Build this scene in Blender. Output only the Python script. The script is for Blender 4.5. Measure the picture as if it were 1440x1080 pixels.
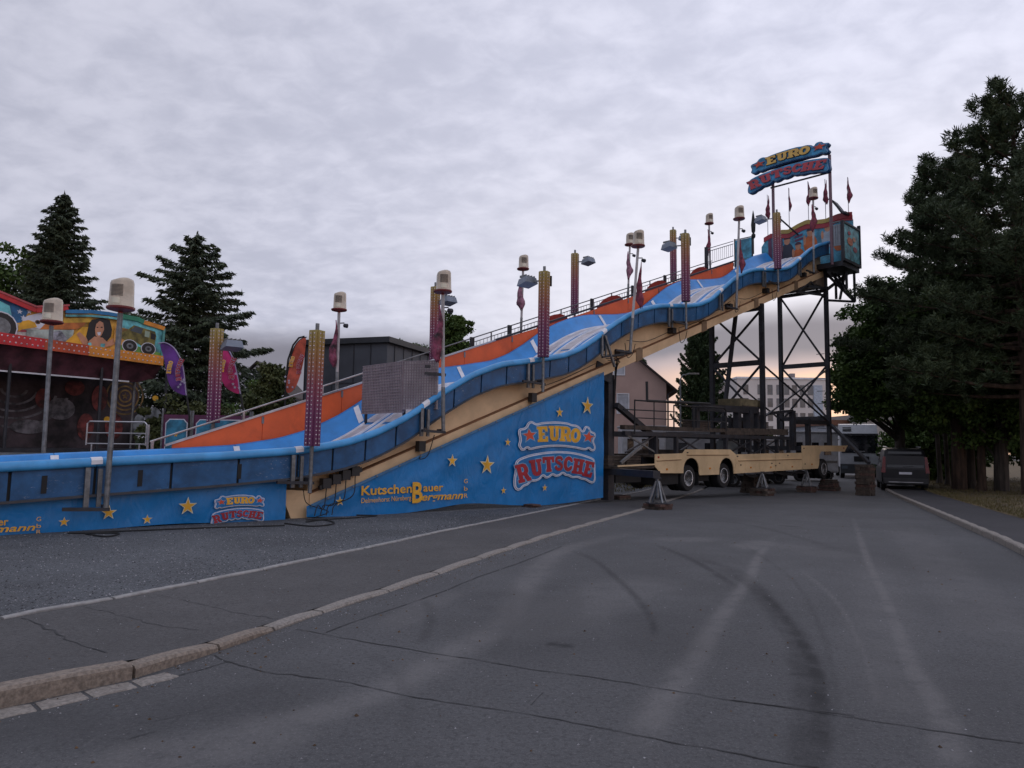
import bpy, math, random
import numpy as np
from mathutils import Vector, Matrix
from mathutils.geometry import tessellate_polygon
random.seed(7)
rng = np.random.default_rng(11)
for o in list(bpy.data.objects):
    bpy.data.objects.remove(o)
SC = bpy.context.scene
COL = SC.collection

# ---------------------------------------------------------------- camera
F, PITCH, ROLL, EYE = 1000.0, math.radians(5.0), math.radians(-0.85), 1.6
fw = Vector((0, math.cos(PITCH), math.sin(PITCH)))
u0 = Vector((0, -math.sin(PITCH), math.cos(PITCH)))
x0 = Vector((1, 0, 0))
CR = x0*math.cos(ROLL) - u0*math.sin(ROLL)
CU = u0*math.cos(ROLL) + x0*math.sin(ROLL)
cam_d = bpy.data.cameras.new('camera')
cam = bpy.data.objects.new('camera', cam_d)
COL.objects.link(cam)
cam.matrix_world = Matrix(((CR.x, CU.x, -fw.x, 0), (CR.y, CU.y, -fw.y, 0), (CR.z, CU.z, -fw.z, EYE), (0, 0, 0, 1)))
cam_d.sensor_width = 36
cam_d.lens = 36*F/1440
cam_d.clip_end = 3000
cam_d.clip_start = 0.05
SC.camera = cam

# ---------------------------------------------------------------- sky
def N(nt, typ, **kw):
    n = nt.nodes.new(typ)
    for k, v in kw.items():
        setattr(n, k, v)
    return n
def M(nt, op, a, b=None, c=None, clamp=False):
    n = nt.nodes.new('ShaderNodeMath'); n.operation = op; n.use_clamp = clamp
    for i, v in enumerate((a, b, c)):
        if v is None: continue
        if isinstance(v, (int, float)): n.inputs[i].default_value = v
        else: nt.links.new(v, n.inputs[i])
    return n.outputs[0]
def smooth(nt, v, lo, hi, olo=0.0, ohi=1.0):
    n = nt.nodes.new('ShaderNodeMapRange'); n.interpolation_type = 'SMOOTHSTEP'
    nt.links.new(v, n.inputs[0])
    for i, x in enumerate((lo, hi, olo, ohi)): n.inputs[i+1].default_value = x
    return n.outputs[0]
def MIX(nt, fac, a, b, mode='MIX'):
    n = nt.nodes.new('ShaderNodeMix'); n.data_type = 'RGBA'; n.blend_type = mode
    for i, v in ((0, fac), (6, a), (7, b)):
        if isinstance(v, (int, float)): n.inputs[i].default_value = v
        elif isinstance(v, tuple): n.inputs[i].default_value = (*v[:3], 1)
        else: nt.links.new(v, n.inputs[i])
    return n.outputs[2]
W = bpy.data.worlds.new('World'); SC.world = W; W.use_nodes = True
nt = W.node_tree; nt.nodes.clear()
tc = N(nt, 'ShaderNodeTexCoord'); sp = N(nt, 'ShaderNodeSeparateXYZ')
nt.links.new(tc.outputs['Generated'], sp.inputs[0])
X, Y, Z = sp.outputs
zz = M(nt, 'MAXIMUM', Z, 0.0)
den = M(nt, 'ADD', zz, 0.26)
cb = N(nt, 'ShaderNodeCombineXYZ')
nt.links.new(M(nt, 'DIVIDE', X, den), cb.inputs[0]); nt.links.new(M(nt, 'DIVIDE', Y, den), cb.inputs[1])
def noise(nt, vec, scale, detail=4, rough=.55, dist=0.0):
    n = N(nt, 'ShaderNodeTexNoise'); nt.links.new(vec, n.inputs['Vector'])
    n.inputs['Scale'].default_value = scale; n.inputs['Detail'].default_value = detail
    n.inputs['Roughness'].default_value = rough; n.inputs['Distortion'].default_value = dist
    return n.outputs[0]
mpn = N(nt, 'ShaderNodeMapping'); nt.links.new(cb.outputs[0], mpn.inputs[0])
mpn.inputs['Rotation'].default_value = (0, 0, .5); mpn.inputs['Scale'].default_value = (1.15, 1.45, 1)
n1 = noise(nt, mpn.outputs[0], 1.0, 3, .5, .3)
n2 = noise(nt, mpn.outputs[0], 9.0, 6, .55, .25)
cl = M(nt, 'ADD', M(nt, 'MULTIPLY', n1, .42), M(nt, 'MULTIPLY', n2, .58))
cl = smooth(nt, cl, .34, .66)
cloud = MIX(nt, cl, (.425, .437, .535), (.555, .562, .665))
# warmer, paler towards the afterglow azimuth
az = M(nt, 'ARCTAN2', X, M(nt, 'MAXIMUM', Y, -10))
glowaz = smooth(nt, M(nt, 'ABSOLUTE', M(nt, 'SUBTRACT', az, .44)), .75, .12)
warm = M(nt, 'MULTIPLY', glowaz, smooth(nt, Z, .50, .10))
cloud = MIX(nt, M(nt, 'MULTIPLY', warm, .75), cloud, (.70, .68, .72))
side = smooth(nt, X, -.75, .5, .78, 1.06)
scv = N(nt, 'ShaderNodeCombineXYZ')
for i_ in range(3): nt.links.new(side, scv.inputs[i_])
cloud = MIX(nt, 1.0, cloud, scv.outputs[0], 'MULTIPLY')
nb = noise(nt, tc.outputs['Generated'], 5.0, 4, .55, .2)
zw = M(nt, 'ADD', Z, M(nt, 'MULTIPLY', M(nt, 'SUBTRACT', nb, .5), .045))
zw2 = M(nt, 'SUBTRACT', zw, M(nt, 'MULTIPLY', smooth(nt, az, .0, .35), .035))
# dark stratus bank low over the horizon
bank = M(nt, 'MULTIPLY', smooth(nt, zw2, .168, .122), 1.0)
cloud = MIX(nt, M(nt, 'MULTIPLY', bank, .92), cloud, (.15, .145, .178))
under = M(nt, 'MULTIPLY', smooth(nt, zw, .134, .110), smooth(nt, az, .02, .28))
cloud = MIX(nt, M(nt, 'MULTIPLY', under, .85), cloud, (.47, .38, .385))
glow = M(nt, 'MULTIPLY', smooth(nt, zw, .116, .092), smooth(nt, az, .10, .36))
cloud = MIX(nt, M(nt, 'MULTIPLY', glow, .92), cloud, (.84, .55, .39))
sky = N(nt, 'ShaderNodeTexSky'); sky.sky_type = 'NISHITA'; sky.sun_disc = False
SUN_EL, SUN_AZ = math.radians(6), math.radians(25)
sky.sun_elevation = SUN_EL; sky.sun_rotation = SUN_AZ
sc10 = MIX(nt, 1.0, cloud, (10.0, 10.0, 10.0), 'MULTIPLY')
fin = MIX(nt, .012, sc10, sky.outputs[0])
bg = N(nt, 'ShaderNodeBackground'); nt.links.new(fin, bg.inputs[0]); bg.inputs[1].default_value = 0.1
wo = N(nt, 'ShaderNodeOutputWorld'); nt.links.new(bg.outputs[0], wo.inputs[0])
sd = bpy.data.lights.new('sun', 'SUN'); sun = bpy.data.objects.new('sun', sd); COL.objects.link(sun)
sd.energy = 0.12; sd.angle = math.radians(25); sd.color = (1, .78, .6)
sun.rotation_euler = Vector((math.sin(SUN_AZ)*math.cos(SUN_EL), math.cos(SUN_AZ)*math.cos(SUN_EL), math.sin(SUN_EL))).to_track_quat('Z', 'Y').to_euler()
SC.view_settings.view_transform = 'Standard'; SC.view_settings.look = 'None'
SC.view_settings.exposure = 0.5; SC.view_settings.gamma = 1; SC.view_settings.use_curve_mapping = False

# ---------------------------------------------------------------- survey helpers (photo point -> place in the world)
def ray(px, py): return fw + CR*((px-720)/F) + CU*((540-py)/F)
def gz(y):      # the street falls gently away from the camera
    return -.016*max(0.0, min(y, 31.0)-13.0)
def ground(px, py, dz=0.0):
    r = ray(px, py); z = 0.0
    for _ in range(30):
        k = (z+dz-EYE)/r.z; z = gz(k*r.y)
    return (k*r.x, k*r.y)
def atY(px, py, y):
    r = ray(px, py); k = y/r.y
    return Vector((k*r.x, y, EYE+k*r.z))
class Frame:    # upright frame: a along d, b along n, c up
    def __init__(s, x, y, dx, dy):
        l = math.hypot(dx, dy); s.d = Vector((dx/l, dy/l, 0)); s.n = Vector((dy/l, -dx/l, 0)); s.o = Vector((x, y, 0))
    def __call__(s, p): return s.o + s.d*p[0] + s.n*p[1] + Vector((0, 0, p[2]))
    def hit(s, px, py, n=0.0):
        r = ray(px, py); O = s.o + s.n*n; c = Vector((0, 0, EYE))
        k = (O-c).dot(s.n)/r.dot(s.n); q = c + r*k
        return (q-s.o).dot(s.d), q.z
    def hitd(s, px, py, t=0.0):
        r = ray(px, py); O = s.o + s.d*t; c = Vector((0, 0, EYE))
        k = (O-c).dot(s.d)/r.dot(s.d); q = c + r*k
        return (q-s.o).dot(s.n), q.z
S = Frame(-4.3, 15.5, .722, .692)           # the slide: t uphill along it, n towards the street
WORLD = Frame(0, 0, 1, 0)

# ---------------------------------------------------------------- materials
MATS = {}
def mat(name, col, rough=.6, metal=0.0, var=.12, scale=3.0, bump=.0, bscale=60.0, dirt=0.0, dcol=(.05, .045, .04), dscale=1.3, spec=.5, streak=False, trans=0.0):
    if name in MATS: return MATS[name]
    m = bpy.data.materials.new(name); m.use_nodes = True; t = m.node_tree
    b = t.nodes['Principled BSDF']; co = N(t, 'ShaderNodeTexCoord').outputs['Object']
    if streak:
        mp = N(t, 'ShaderNodeMapping'); t.links.new(co, mp.inputs[0]); mp.inputs['Scale'].default_value = (1, 1, .15); cv = mp.outputs[0]
    else: cv = co
    nv = noise(t, cv, scale, 5, .6)
    dk = tuple(c*(1-var*1.6) for c in col); lt = tuple(min(1, c*(1+var*1.3)) for c in col)
    c = MIX(t, smooth(t, nv, .3, .7), dk, lt)
    if dirt > 0:
        nd = noise(t, cv, dscale, 8, .7, .4)
        c = MIX(t, M(t, 'MULTIPLY', smooth(t, nd, .5, .72), dirt), c, dcol)
    t.links.new(c, b.inputs['Base Color'])
    b.inputs['Roughness'].default_value = rough; b.inputs['Metallic'].default_value = metal
    b.inputs['Specular IOR Level'].default_value = spec
    t.links.new(M(t, 'ADD', M(t, 'MULTIPLY', nv, .25), rough-.12, clamp=True), b.inputs['Roughness'])
    if trans:
        b.inputs['Transmission Weight'].default_value = trans
    if bump:
        bp = N(t, 'ShaderNodeBump'); bp.inputs['Strength'].default_value = bump; bp.inputs['Distance'].default_value = .02
        t.links.new(noise(t, co, bscale, 6, .65), bp.inputs['Height']); t.links.new(bp.outputs[0], b.inputs['Normal'])
    MATS[name] = m
    return m
def paint(name, col, rough=.45, **k):       # weathered showman's paint
    k.setdefault('dirt', .25); k.setdefault('dcol', tuple(c*.45 for c in col)); k.setdefault('dscale', 1.6)
    return mat(name, col, rough, **k)
blue_side = mat('scuffed dark blue side panel', (.022, .105, .25), .42, var=.2, scale=2, dirt=.5, dcol=(.012, .035, .08), dscale=2.2)
def add_scuff(m, col, scale, lo, hi, stretch=(1, 1, 2.5)):
    t = m.node_tree; b = t.nodes['Principled BSDF']; old = b.inputs['Base Color'].links[0].from_socket
    co = N(t, 'ShaderNodeTexCoord').outputs['Object']; mp = N(t, 'ShaderNodeMapping'); t.links.new(co, mp.inputs[0]); mp.inputs['Scale'].default_value = stretch
    a = smooth(t, noise(t, mp.outputs[0], scale, 9, .75, .2), lo, hi)
    a2 = smooth(t, noise(t, co, .9, 2, .5), .44, .60)
    t.links.new(MIX(t, M(t, 'MULTIPLY', a, a2), old, col), b.inputs['Base Color'])
add_scuff(blue_side, (.34, .38, .42), 9, .572, .67)
chute_blue = mat('sky blue fibreglass', (.018, .235, .62), .32, var=.12, scale=1.5, dirt=.3, dcol=(.015, .17, .44), dscale=1.2)
lip_blue = mat('pale blue rolled rim', (.06, .32, .66), .35, var=.1, scale=2, dirt=.3, dcol=(.03, .15, .33), dscale=3)
lane_grey = mat('worn grey sliding lane', (.50, .47, .49), .45, var=.15, scale=3, dirt=.35, dcol=(.25, .23, .25))
white_p = mat('white paint', (.74, .74, .77), .5, var=.08, scale=3, dirt=.2, dcol=(.35, .34, .33))
orange_p = mat('orange side screen', (.78, .125, .03), .5, var=.1, scale=.8, dirt=.25, dcol=(.30, .05, .02))
cream = mat('cream painted steel', (.72, .50, .29), .5, var=.1, scale=1.0, dirt=.4, dcol=(.50, .33, .18), dscale=1.1, streak=False)
cream_t = mat('cream yellow trailer paint', (.66, .485, .28), .42, var=.1, scale=1.0, dirt=.4, dcol=(.45, .30, .14), dscale=1.4)
brown_l = mat('brown line and shade paint', (.20, .09, .04), .7)  # brown paint, also the painted shade lines on girder flange and trailer skirt
steel_d = mat('dark grey painted steel', (.035, .037, .045), .5, .3, var=.2, scale=4, dirt=.4, dcol=(.08, .05, .035), dscale=3)
steel_g = mat('galvanised steel', (.20, .21, .22), .45, .6, var=.18, scale=9, dirt=.3, dcol=(.08, .07, .06))
alu = mat('bare aluminium', (.5, .5, .52), .35, .8, var=.1)
black = mat('black rubber', (.012, .012, .013), .7, var=.3)
tarp = mat('blue vinyl tarpaulin', (.006, .19, .50), .40, var=.10, scale=1.2, dirt=.3, dcol=(.005, .13, .36), dscale=1.1)
gold = mat('golden yellow print', (.78, .40, .03), .5, var=.12, scale=4)
pale_gold = mat('pale star edge print', (.66, .62, .42), .5)
red_p = mat('dark red print', (.36, .018, .03), .5)
star_red = mat('orange red print', (.62, .08, .035), .5)
print_white = mat('white print', (.66, .67, .74), .5, var=.05)
print_blue = mat('mid blue print', (.012, .17, .44), .5, var=.08)
light_blue = mat('light blue print', (.18, .36, .56), .5)
wood = mat('weathered timber', (.085, .065, .052), .8, var=.3, scale=6, bump=.3, bscale=30)
wood_d = mat('dark timber', (.06, .045, .035), .85, var=.3, scale=6, bump=.3, bscale=30)
wood_r = mat('reddish timber', (.085, .048, .038), .8, var=.3, scale=6, bump=.3, bscale=30)
beige = mat('yellowed lamp shade plastic', (.53, .45, .35), .4, var=.08, scale=8)
beige_d = mat('lamp shade vents', (.17, .15, .13), .6)
maroon = mat('dull maroon cloth', (.22, .045, .075), .8, var=.35, scale=6)
maroon_b = mat('faded mauve cloth', (.30, .14, .20), .8, var=.35, scale=6)
glass_d = mat('dark window glass', (.012, .014, .018), .08, var=.1)
glass_g = mat('grey window glass', (.10, .12, .14), .12, var=.2, scale=.3)

def crinkle(m):     # soft creases of hanging vinyl, shared by sheet and print
    t = m.node_tree; b = t.nodes['Principled BSDF']; co = N(t, 'ShaderNodeTexCoord').outputs['Object']
    mp = N(t, 'ShaderNodeMapping'); t.links.new(co, mp.inputs[0]); mp.inputs['Rotation'].default_value = (.5, .6, .4); mp.inputs['Scale'].default_value = (1.6, 1.6, .55)
    a = noise(t, mp.outputs[0], 1.5, 3, .5, 1.2); b2 = noise(t, mp.outputs[0], 7, 3, .5, 1.5)
    rid = M(t, 'ABSOLUTE', M(t, 'SUBTRACT', a, .5))
    h = M(t, 'ADD', M(t, 'MULTIPLY', rid, 2.0), M(t, 'MULTIPLY', b2, .25))
    bp = N(t, 'ShaderNodeBump'); bp.inputs['Strength'].default_value = .5; bp.inputs['Distance'].default_value = .05
    t.links.new(h, bp.inputs['Height']); t.links.new(bp.outputs[0], b.inputs['Normal'])
for m_ in (tarp, gold, pale_gold, red_p, star_red, print_white, print_blue, light_blue): crinkle(m_)
# ---------------------------------------------------------------- mesh helpers
def tag(o, label=None, cat=None, group=None, kind=None):
    if label: o['label'] = label
    if cat: o['category'] = cat
    if group: o['group'] = group
    if kind: o['kind'] = kind
    return o
def empty(name, loc, label=None, cat=None, group=None, kind=None, rz=0.0):
    o = bpy.data.objects.new(name, None); COL.objects.link(o); o.location = loc; o.rotation_euler = (0, 0, rz); o.empty_display_size = .2
    return tag(o, label, cat, group, kind)
def root_loc(p):
    while p.parent: p = p.parent
    return Vector(p.location)
class MB:
    def __init__(s, fr=None): s.v = []; s.f = []; s.fr = fr
    def P(s, p): return s.fr(p) if s.fr else Vector(p)
    def add(s, pts, faces):
        b = len(s.v); s.v += [s.P(p) for p in pts]; s.f += [tuple(i+b for i in f) for f in faces]; return s
    def box(s, a0, a1, b0, b1, c0, c1):
        return s.add([(a, b, c) for a in (a0, a1) for b in (b0, b1) for c in (c0, c1)],
                     [(0, 1, 3, 2), (4, 6, 7, 5), (0, 4, 5, 1), (2, 3, 7, 6), (0, 2, 6, 4), (1, 5, 7, 3)])
    def bar(s, p, q, w, h=None, up=(0, 0, 1)):
        p, q = s.P(p), s.P(q); h = h or w; d = (q-p).normalized(); u = Vector(up)
        if abs(d.dot(u)) > .98: u = Vector((.7, .7, 0))
        x = d.cross(u).normalized(); y = x.cross(d).normalized()
        b = len(s.v)
        for e in (p, q):
            for i, j in ((-1, -1), (1, -1), (1, 1), (-1, 1)): s.v.append(e + x*(i*w/2) + y*(j*h/2))
        s.f += [tuple(b+i for i in f) for f in ((0, 3, 2, 1), (4, 5, 6, 7), (0, 1, 5, 4), (1, 2, 6, 5), (2, 3, 7, 6), (3, 0, 4, 7))]; return s
    def tube(s, pts, r, k=8, cap=True):
        pts = [s.P(p) for p in pts]; n = len(pts); b = len(s.v); rr = r if isinstance(r, (list, tuple)) else [r]*n
        px = None
        for i, p in enumerate(pts):
            d = (pts[min(i+1, n-1)]-pts[max(i-1, 0)]).normalized()
            if px is None: px = d.orthogonal().normalized()
            x = (px - d*px.dot(d)).normalized(); px = x; y = d.cross(x)
            for j in range(k):
                a = 2*math.pi*j/k; s.v.append(p + (x*math.cos(a)+y*math.sin(a))*rr[i])
        for i in range(n-1):
            for j in range(k):
                s.f.append((b+i*k+j, b+i*k+(j+1) % k, b+(i+1)*k+(j+1) % k, b+(i+1)*k+j))
        if cap: s.f += [tuple(b+j for j in range(k))[::-1], tuple(b+(n-1)*k+j for j in range(k))]
        return s
    def lathe(s, prof, c, axis='z', k=20):      # prof: (r, h)
        b = len(s.v); n = len(prof)
        for r, h in prof:
            for j in range(k):
                a = 2*math.pi*j/k; x, y = r*math.cos(a), r*math.sin(a)
                q = {'z': (x, y, h), 'y': (x, h, y), 'x': (h, x, y)}[axis]
                s.v.append(s.P((c[0]+q[0], c[1]+q[1], c[2]+q[2])))
        for i in range(n-1):
            for j in range(k): s.f.append((b+i*k+j, b+i*k+(j+1) % k, b+(i+1)*k+(j+1) % k, b+(i+1)*k+j))
        s.f += [tuple(b+j for j in range(k)), tuple(b+(n-1)*k+j for j in range(k))]
        return s
    def prism(s, poly, fn, th):                 # poly in 2d, fn(u, v, depth) -> local point, holes unsupported
        n = len(poly); b = len(s.v)
        tri = tessellate_polygon([[Vector((p[0], p[1], 0)) for p in poly]])
        s.v += [s.P(fn(u, v, 0)) for u, v in poly]
        if th:
            s.v += [s.P(fn(u, v, th)) for u, v in poly]
            s.f += [tuple(b+i for i in t) for t in tri] + [tuple(b+n+i for i in t)[::-1] for t in tri]
            s.f += [(b+i, b+(i+1) % n, b+n+(i+1) % n, b+n+i) for i in range(n)]
        else: s.f += [tuple(b+i for i in t) for t in tri]
        return s
    def sweep(s, secs, closed=False, caps=False):             # secs: list of rings with equal counts
        b = len(s.v); k = len(secs[0])
        for r in secs: s.v += [s.P(p) for p in r]
        for i in range(len(secs)-1):
            for j in range(k if closed else k-1):
                s.f.append((b+i*k+j, b+i*k+(j+1) % k, b+(i+1)*k+(j+1) % k, b+(i+1)*k+j))
        if caps: s.f += [tuple(b+j for j in range(k)), tuple(b+(len(secs)-1)*k+j for j in range(k))]
        return s
    def build(s, name, m, parent=None, label=None, cat=None, group=None, kind=None, shade=False, bevel=0.0):
        if parent is not None: L = root_loc(parent)
        else:
            xs = [v.x for v in s.v]; ys = [v.y for v in s.v]; L = Vector(((min(xs)+max(xs))/2, (min(ys)+max(ys))/2, min(v.z for v in s.v)))
        me = bpy.data.meshes.new(name); me.from_pydata([tuple(v-L) for v in s.v], [], s.f); me.materials.append(m); me.update()
        if shade: me.shade_smooth() if hasattr(me, 'shade_smooth') else None
        if shade and not hasattr(me, 'shade_smooth'): me.polygons.foreach_set('use_smooth', [True]*len(me.polygons))
        o = bpy.data.objects.new(name, me); COL.objects.link(o)
        if parent is not None: o.parent = parent
        else: o.location = L
        if bevel:
            bm = o.modifiers.new('bevel', 'BEVEL'); bm.width = bevel; bm.segments = 2; bm.limit_method = 'ANGLE'
        return tag(o, label, cat, group, kind)
def quads(name, V, m, parent=None, kind=None, **k):   # V: (N,4,3) world coordinates
    V = np.asarray(V, dtype=np.float32)
    L = root_loc(parent) if parent is not None else Vector((0, 0, 0))
    V = V - np.array(L, dtype=np.float32); n = len(V); me = bpy.data.meshes.new(name)
    me.vertices.add(n*4); me.vertices.foreach_set('co', V.reshape(-1))
    me.loops.add(n*4); me.loops.foreach_set('vertex_index', np.arange(n*4, dtype=np.int32))
    me.polygons.add(n); me.polygons.foreach_set('loop_start', np.arange(0, n*4, 4, dtype=np.int32))
    me.update(calc_edges=True); me.materials.append(m)
    o = bpy.data.objects.new(name, me); COL.objects.link(o)
    if parent is not None: o.parent = parent
    return tag(o, kind=kind, **k)
def copy_tree(o, parent=None):
    c = o.copy(); COL.objects.link(c); c.parent = parent
    for ch in KIDS.get(o.name, []): copy_tree(ch, c)
    return c
KIDS = {}
def index_kids(o):
    for ch in [x for x in bpy.data.objects if x.parent == o]:
        KIDS.setdefault(o.name, []).append(ch); index_kids(ch)
def interp(x, xs, ys): return float(np.interp(x, xs, ys))
# ================================================================ ground, road, kerbs
LK = [(-3, -10), (3, -4.4), (4.37, -3.01), (4.93, -2.53), (5.43, -2.29), (5.94, -2.09), (6.73, -1.81), (8, -1.25), (10.27, -.37), (12.65, .62), (19.77, 3.62), (20.93, 4.02), (34, 9.2), (90, 32)]
ED = [(-3, -12), (5.5, -5.3), (6.43, -4.48), (6.71, -4.36), (7.05, -4.12), (7.71, -3.75), (8.91, -3.17), (9.45, -2.93), (11.65, -1.93), (15.61, -.38), (21.74, 1.95), (34, 6.8), (90, 29.3)]
RK = [(-3, 2.0), (11.35, 8.08), (33.74, 17.73), (90, 42)]
RG = [(-3, 3.9), (11, 9.6), (17.14, 12.24), (33.05, 19.2), (90, 44)]
def fx(tab): 
    ys, xs = zip(*tab); return lambda y: interp(y, ys, xs)
lk, ed, rk, rg = fx(LK), fx(ED), fx(RK), fx(RG)
def hk(y): return interp(y, [4.0, 4.94, 4.96, 5.6, 6.6, 60], [.125, .115, .09, .058, .030, .030])
def asphalt(name, col, pale=(.2, .19, .19), spk=.35, attr=False, rough=.85, blotch=.35, mott=2.2):
    m = bpy.data.materials.new(name); m.use_nodes = True; t = m.node_tree; b = t.nodes['Principled BSDF']
    co = N(t, 'ShaderNodeTexCoord').outputs['Object']
    big = noise(t, co, .35, 5, .6, .4); mid = noise(t, co, mott, 6, .65); fine = noise(t, co, 90, 3, .7); grit = noise(t, co, 260, 2, .6)
    c = MIX(t, smooth(t, big, .3, .7), tuple(x*(1-blotch*.5) for x in col), tuple(x*(1+blotch*.6) for x in col))
    c = MIX(t, M(t, 'MULTIPLY', smooth(t, mid, .35, .75), .35), c, tuple(x*.62 for x in col))
    c = MIX(t, M(t, 'MULTIPLY', smooth(t, fine, .42, .68), .5), c, tuple(x*.55 for x in col))
    c = MIX(t, M(t, 'MULTIPLY', smooth(t, grit, .60, .74), spk), c, pale)
    g2 = noise(t, co, 26, 4, .75); g3 = noise(t, co, 48, 2, .8)
    c = MIX(t, M(t, 'MULTIPLY', smooth(t, g2, .48, .62), .6), c, tuple(x*.5 for x in col)); c = MIX(t, M(t, 'MULTIPLY', smooth(t, g3, .54, .66), spk), c, pale)
    vo = N(t, 'ShaderNodeTexVoronoi'); t.links.new(co, vo.inputs['Vector']); vo.inputs['Scale'].default_value = 34
    c = MIX(t, M(t, 'MULTIPLY', smooth(t, vo.outputs['Distance'], .10, .03), spk), c, tuple(min(1, x*1.6) for x in pale))
    if attr:
        for nm, k, cc in (('pale', .62, (.23, .22, .215)), ('dark', .92, (.022, .022, .024))):
            a = N(t, 'ShaderNodeAttribute', attribute_name=nm)
            gn = noise(t, co, 2.6, 8, .75)
            f = M(t, 'MULTIPLY', a.outputs['Fac'], smooth(t, gn, .22, .60))
            c = MIX(t, M(t, 'MULTIPLY', f, k, clamp=True), c, cc)
    t.links.new(c, b.inputs['Base Color']); b.inputs['Roughness'].default_value = rough; b.inputs['Specular IOR Level'].default_value = .35
    bp = N(t, 'ShaderNodeBump'); bp.inputs['Strength'].default_value = .55; bp.inputs['Distance'].default_value = .006
    t.links.new(M(t, 'ADD', fine, grit), bp.inputs['Height']); t.links.new(bp.outputs[0], b.inputs['Normal'])
    return m
road_m = asphalt('old grey asphalt', (.098, .099, .103), attr=True)
pave_m = asphalt('darker pavement asphalt', (.095, .092, .092), spk=.3)
pave_r = asphalt('smooth dark footpath asphalt', (.055, .053, .058), spk=.15)
gravel_m = asphalt('compacted grey gravel', (.082, .088, .095), pale=(.26, .26, .28), spk=.6, blotch=.7, mott=7)
def sheet(name, ys, xl, xr, nc, zf, m, kind='structure', parent=None):
    V = []; Fc = []
    for y in ys:
        a, b_ = xl(y), xr(y)
        for j in range(nc+1):
            x = a+(b_-a)*j/nc; V.append((x, y, zf(x, y)))
    for i in range(len(ys)-1):
        for j in range(nc):
            p = i*(nc+1)+j; Fc.append((p, p+1, p+nc+2, p+nc+1))
    me = bpy.data.meshes.new(name); me.from_pydata(V, [], Fc); me.materials.append(m); me.update()
    o = bpy.data.objects.new(name, me); COL.objects.link(o); o.parent = parent
    return tag(o, kind=kind)
def rows(a, b, n, extra=(13, 31)):
    r = list(np.linspace(a, b, n)) + [e for e in extra if a < e < b]; return sorted(set(float(x) for x in r))
yr = [-3.0, 0, 1, 2] + list(np.geomspace(2.5, 90, 420)); yr = sorted(set(yr+[13.0, 31.0]))
road = sheet('road', yr, lambda y: lk(y)-.02, lambda y: rk(y)+.02, 260, lambda x, y: gz(y), road_m)
# wear on the road: tyre arcs (dark) and pale dusty streaks
def G(pts): return np.array([ground(*p) for p in pts])
def z4(pts, x0, y0, s): return [(x0+p[0]/s, y0+p[1]/s) for p in pts]
c2 = lambda *p: z4(p, 920, 690, 2.769)
c1 = lambda *p: z4(p, 400, 660, 2.769)
c0 = lambda *p: z4(p, 0, 780, 3.6)
co = np.array([v.co[:] for v in road.data.vertices])[:, :2]
dark = np.zeros(len(co)); pale = np.zeros(len(co))
def catmull(P, k=8):
    P = np.asarray(P, float); P = np.vstack([2*P[0]-P[1], P, 2*P[-1]-P[-2]]); o = []
    for i in range(1, len(P)-2):
        for t in np.linspace(0, 1, k, endpoint=False):
            o.append(.5*((2*P[i])+(-P[i-1]+P[i+1])*t+(2*P[i-1]-5*P[i]+4*P[i+1]-P[i+2])*t*t+(-P[i-1]+3*P[i]-3*P[i+1]+P[i+2])*t**3))
    o.append(P[-2]); return np.array(o)
def stroke(arr, pts, w, amp, w2=None, fade=.12, soft=2.3):
    P = catmull(G(pts)); n = len(P)-1; best = np.zeros(len(co))
    for i in range(n):
        a, b_ = P[i], P[i+1]; d = b_-a; L = (d@d)+1e-9
        tt = np.clip(((co-a)@d)/L, 0, 1); dist = np.linalg.norm(co-(a+tt[:, None]*d), axis=1)
        s_ = (i+tt)/n; ww = w+((w2 if w2 is not None else w)-w)*s_
        fd = np.clip(s_/fade, 0, 1)*np.clip((1-s_)/fade, 0, 1) if fade else 1
        best = np.maximum(best, np.exp(-(dist/ww)**(2*soft))*amp*fd)
    np.maximum(arr, best, out=arr)
stroke(dark, c2((0, 210), (150, 270), (330, 380)), .06, .7)
stroke(dark, c2((230, 290), (370, 360), (450, 440), (540, 550), (590, 650), (600, 720)), .11, .6, .12)
stroke(dark, c2((400, 380), (480, 460), (560, 570), (610, 660), (635, 740), (643, 860), (640, 1075)), .055, 1.0, .07, fade=.08)
stroke(dark, c2((540, 640), (590, 700), (605, 820), (600, 1000), (600, 1090)), .10, .6, .11)
stroke(dark, c2((540, 715), (630, 722)), .035, .9, fade=0)
stroke(dark, c1((1040, 680), (1110, 690)), .05, 1.0, fade=0, soft=3)
stroke(dark, c1((1100, 310), (1200, 350), (1300, 430), (1380, 510), (1430, 590), (1445, 680)), .04, .7)
stroke(dark, c1((540, 500), (570, 560), (560, 620), (530, 680)), .05, .45)
stroke(dark, c1((880, 440), (885, 560), (860, 660), (800, 740)), .08, .35)
stroke(dark, c1((830, 480), (960, 560), (1000, 640), (960, 720)), .5, .28)
stroke(dark, c1((1060, 430), (1060, 560), (980, 700)), .28, .3)
stroke(dark, c2((160, 260), (330, 320), (440, 420)), .1, .4)
stroke(dark, c2((0, 500), (60, 540), (20, 620)), .4, .25)
stroke(dark, c0((0, 880), (700, 850), (1440, 700)), .35, .3)
stroke(dark, c2((60, 110), (350, 130), (720, 230)), .1, .35)
stroke(dark, c2((500, 137), (550, 140)), .1, .8, fade=0)
stroke(pale, c2((770, 95), (820, 240), (900, 420), (955, 560), (1010, 700), (1110, 850), (1150, 1000), (1140, 1090)), .05, .65, .11, soft=1.4)
stroke(pale, c2((850, 250), (890, 420), (900, 600), (950, 760), (1030, 930)), .3, .28, soft=1.2)
stroke(pale, c2((480, 170), (410, 250), (370, 340), (290, 450), (225, 540), (155, 660), (60, 780), (0, 880), (-90, 1050)), .06, .65, .13, soft=1.4)
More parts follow.
